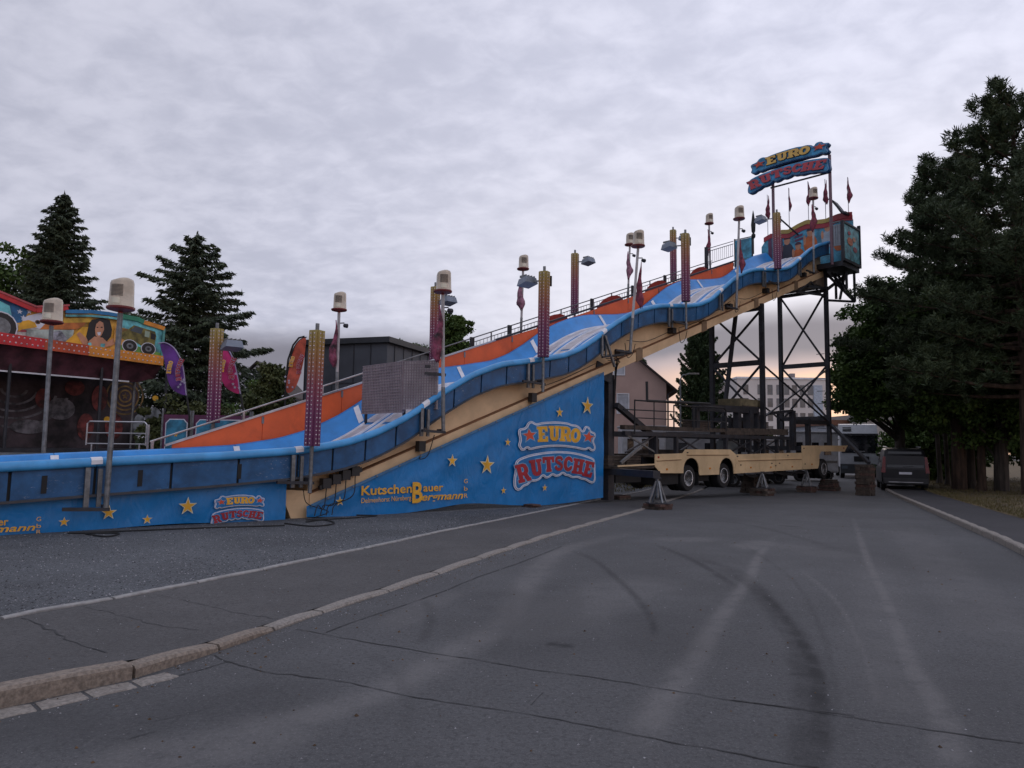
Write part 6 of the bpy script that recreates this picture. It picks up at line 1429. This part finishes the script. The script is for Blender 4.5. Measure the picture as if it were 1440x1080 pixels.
ellip_tree('leafy_tree', -30.6, 42, [(0, 0, 8, 3, 3, 3.5), (1.0, 0, 11, 1.8, 1.8, 2.2), (1.5, -1, 6, 2.5, 2, 2.5)], 'dark leafy tree cut by the left edge behind the spruce', leaf_m, seed=3, n_cl=220, cs=.7, ln=.25, wd=.16)
conifer('cypress', 12.0, 45, 9.6, 1.75, 'narrow dense green cypress beside the white building', thuja_m, nb=260, per=300, seed=4, droop=-.45, shape_p=.42, z0=.02, ln=.17, wd=.075, tipup=-.3)
conifer('young_conifer', 10.3, 56, 9.0, 1.0, 'small conifer top rising behind the pink house roof', thuja_m, nb=60, per=80, seed=5, droop=-.3, shape_p=.5, z0=.4)
ellip_tree('round_tree', -5.0, 60, [(0, 0, 11.4, 1.5, 1.5, 1.7), (.3, 0, 9.2, 2.0, 1.6, 1.6), (-.3, 0, 7, 2, 2, 2)], 'round topped leafy tree rising behind the far railing', leaf_m, seed=6, n_cl=260, cs=.5, ln=.24, wd=.17, trunk_r=.2, shell=.1)
ellip_tree('leafy_tree', -9.0, 58, [(0, 0, 9.2, 1.6, 1.4, 1.3), (1.7, 0, 8.6, 1.2, 1.2, 1.2), (-1.6, 0, 8.3, 1.0, 1, .8)], 'low treetops just above the grey hall roof, left of the round tree', leaf_m, seed=7, n_cl=180, cs=.5, ln=.22, wd=.15, shell=.1)
ellip_tree('small_tree', atY(378, 560, 30).x, 30, [(0, 0, 3.4, 1.0, .9, 1.0), (.05, 0, 4.5, .6, .6, .7)], 'small bright green tree between the pink and orange flags', bush_m, seed=8, n_cl=90, cs=.35, ln=.14, wd=.10, trunk_r=.08)
for k, (px, y_, w_, h_, lab) in enumerate(((250, 27, 1.4, 3.6, 'shrub behind the fence gates below the purple flag'), (285, 28, 1.5, 3.9, 'yellowish shrub behind the light column and fence gates'), (335, 27, 1.3, 3.2, 'shrub behind the fence gates below the pink flag'), (402, 31, 1.6, 3.6, 'shrub between the small green tree and the orange flag'), (352, 33, 1.8, 4.6, 'taller dark shrub left of the small green tree'))):
    xx = atY(px, 570, y_).x
    ellip_tree('shrub', xx, y_, [(0, 0, h_*.5, w_, .9, h_*.5), (w_*.4, 0, h_*.35, w_*.7, .8, h_*.35)], lab, bush_m if k != 4 else leaf_m, seed=20+k, n_cl=90, cs=.42, ln=.14, wd=.10, trunk_r=.06, cat='shrub', group='shrubs behind the slide', limbs=False, shell=.2)
ellip_tree('shrub', 14.2, 41, [(0, 0, 1.3, 1.8, .8, 1.3)], 'shrub below the cypress behind the trailer racks', bush_m, seed=30, n_cl=70, cs=.4, trunk_r=.05, cat='shrub', limbs=False, shell=.2)
ellip_tree('shrub', 9.8, 39.5, [(0, 0, 1.6, 1.3, .8, 1.6)], 'shrub between the grey caravan and the cypress', bush_m, seed=31, n_cl=70, cs=.4, trunk_r=.05, cat='shrub', limbs=False, shell=.2)
# white gabled house corner far behind the shrubs
gh = Frame(-20.0, 60, 1, 0); ghe = empty('house', gh((1.5, -3, 0)), 'white gable of a distant house peeping over the shrubs left of the grey hall', 'house')
MB(gh).prism([(-4, -.3), (.8, -.3), (.8, 5.8), (-1.6, 8.2), (-4, 5.8)], lambda u, v, d: (u, -d, v), 6).build('wall', white_p, ghe)
for s_ in (1, -1): MB(gh).sweep([[(-1.6, q, 8.5), (-1.6+s_*3, q, 5.5), (-1.6+s_*3, q, 5.35), (-1.6, q, 8.35)] for q in (.3, -6.3)], closed=True, caps=True).build('roof', roof_m, ghe)
# right hand trees
GR = 'trees along the right footpath'
pine(21.4, 29.5, 17.0, 'tall pine at the right edge with tiered ragged branches', 40, 5.0, z_lo=.24, group=GR, nb=105, tufts=40, prof=lambda f: min(1, .16+1.9*(1-f)))
pine(21.6, 34.5, 16.2, 'second pine, left of the tall one, reaching over the street', 41, 4.7, z_lo=.22, group=GR, nb=95, tufts=42, prof=lambda f: min(1, .16+1.25*(1-f)))
ellip_tree('leafy_tree', 21.2, 39, [(0, 0, 7.6, 3.2, 3, 3.0), (-.9, -1.5, 5.6, 3.2, 2.6, 2.3), (.5, 0, 9.8, 2.0, 2, 1.9), (-2.4, -1.0, 5.3, 1.9, 1.5, 1.5)], 'broad leafy tree overhanging the parked truck', leaf_m, seed=42, n_cl=520, per=120, cs=.6, ln=.19, wd=.13, trunk_r=.24, group=GR)
ellip_tree('leafy_tree', 22.6, 33.0, [(-.6, 0, 5.0, 3.5, 2.6, 2.7), (-.8, 0, 8.0, 2.8, 2.4, 2.5), (2.5, -1.5, 4.9, 3.4, 2.3, 2.5), (1.0, 0, 10.3, 2.4, 2.2, 1.8)], 'dark leafy tree directly behind the two pines', leaf_m, seed=43, n_cl=600, per=110, cs=.6, ln=.19, wd=.13, trunk_r=.26, group=GR)
ellip_tree('leafy_tree', 26.4, 34.5, [(0, 0, 6, 3.8, 3, 3.6), (0, 0, 9.5, 3, 3, 2.8)], 'dark leafy tree deep in the grove behind the tall pine', leaf_m, seed=44, n_cl=420, per=100, cs=.75, ln=.24, wd=.16, trunk_r=.25, group=GR)
ellip_tree('leafy_tree', 29.0, 47, [(0, 0, 5.5, 3.8, 3, 4), (2, 0, 8, 3.5, 3, 3.6), (-1.5, 0, 3.4, 2.6, 2, 2.2)], 'leafy tree behind the parked van further up the street', leaf_m, seed=45, n_cl=360, per=100, cs=.75, ln=.24, wd=.16, trunk_r=.25, group=GR)
ellip_tree('hedge', 29.5, 44, [(-1.5, 2, 2.2, 4, 1.5, 2.6), (3, -3, 2.6, 4.5, 1.5, 2.9), (7, -9, 2.6, 5, 2, 3.0), (0, -3, 3.6, 3, 1, 1.6)], 'dense dark undergrowth at the back of the grove', leaf_m, seed=46, n_cl=700, per=100, cs=.8, ln=.26, wd=.18, trunk_r=0, cat='hedge', limbs=False, shell=.1)
# bare trunks of the grove
for k, (px, py, y_, r_, m_, lab) in enumerate(((1322, 672, 41, .14, bark, 'thin'), (1333, 675, 39, .13, bark, ''), (1344, 676, 38, .14, bark, ''), (1352, 681, 37, .13, bark, ''), (1365, 686, 35, .24, bark, ''), (1381, 690, 33.5, .19, bark_p, ''), (1408, 665, 42, .22, bark_p, ''))):
    x_ = atY(px, py, y_).x
    labs = ['leftmost grey trunk of the row behind the van', 'second slim trunk behind the van', 'third slim trunk, close beside the second', 'fourth slim trunk, just left of the thick one', 'thick dark trunk in the middle of the row', 'leaning trunk at the right end of the row', 'reddish trunk standing apart deeper in the grove']
    e = empty('tree_trunk', (x_, y_, vz(x_, y_)), labs[k], 'tree', 'trunks of the grove'); g = vz(x_, y_)-.1; hgt = 5.5+random.random()
    MB().tube([(x_-.05, y_, g), (x_, y_, g+.5), (x_+.12*(k-3)*.2, y_, g+2.5), (x_-.1, y_, g+hgt)], [r_*1.5, r_, r_*.85, r_*.5], 9).build('trunk', m_, e)
    mbb = MB()
    for j in range(4): a = random.random()*6.28; mbb.tube([(x_, y_, g+2.6+j*.6), (x_+.8*math.cos(a), y_+.8*math.sin(a), g+3.4+j*.7), (x_+1.5*math.cos(a), y_+1.5*math.sin(a), g+4.2+j*.6)], [r_*.35, r_*.2, .02], 4, cap=False)
    mbb.build('branches', m_, e)
    c = np.array([x_, y_, g+hgt-.3])+rng.normal(0, 1, (900, 3))*np.array([1.0, .9, .9]); quads('crown', leafquads(c, rng.normal(0, 1, (900, 3)), .24, .16, .8), leaf_m, e)
# grass tufts on the verge
grm = leafmat('dry grass blades', (.10, .085, .03), (.13, .10, .045), (.05, .07, .02), 1.0)
n = 26000; yy = 10+38*rng.random(n)**1.3; xx = np.array([rg(v) for v in yy])+.02+rng.random(n)**1.5*13
cc = np.stack([xx, yy, np.array([vz(a, b) for a, b in zip(xx, yy)])+.04], 1); dd = np.tile([0, 0, 1.], (n, 1))
tag(quads('grass', leafquads(cc, dd, .12, .018, .35), grm), 'short dry grass on the verge beside the right footpath', 'grass', kind='stuff')
n = 5000; yy = 30+20*rng.random(n); xx = np.array([ed(v) for v in yy])-.3-rng.random(n)*8
cc = np.stack([xx, yy, np.array([gz(b) for b in yy])+.05], 1)
tag(quads('grass', leafquads(cc, np.tile([0, 0, 1.], (n, 1)), .16, .03, .4), grm), 'rough grass in the yard behind the trailer', 'grass', kind='stuff')
# cables lying on the gravel below the run-out
cb_ = empty('cable', (-4.5, 14.5, 0), 'black cables trailing on the gravel in front of the low banner end', 'cable')
for pts in ([(400, 738), (440, 742), (470, 738), (455, 733), (430, 736)], [(430, 733), (480, 731), (530, 727), (500, 726)], [(120, 753), (150, 757), (165, 752), (100, 752)], [(95, 752), (200, 748), (300, 744), (400, 741)], [(440, 728), (470, 726), (560, 722), (640, 712)]):
    P = [ground(*p) for p in pts]; MB().tube([(p[0], p[1], gz(p[1])+.03) for p in catmull(np.array(P), 6)], .014, 5).build('cable_run', black, cb_)
for o in bpy.data.objects:
    if o.type == 'MESH' and o.parent is None and 'kind' not in o and 'label' not in o: print('UNTAGGED', o.name)
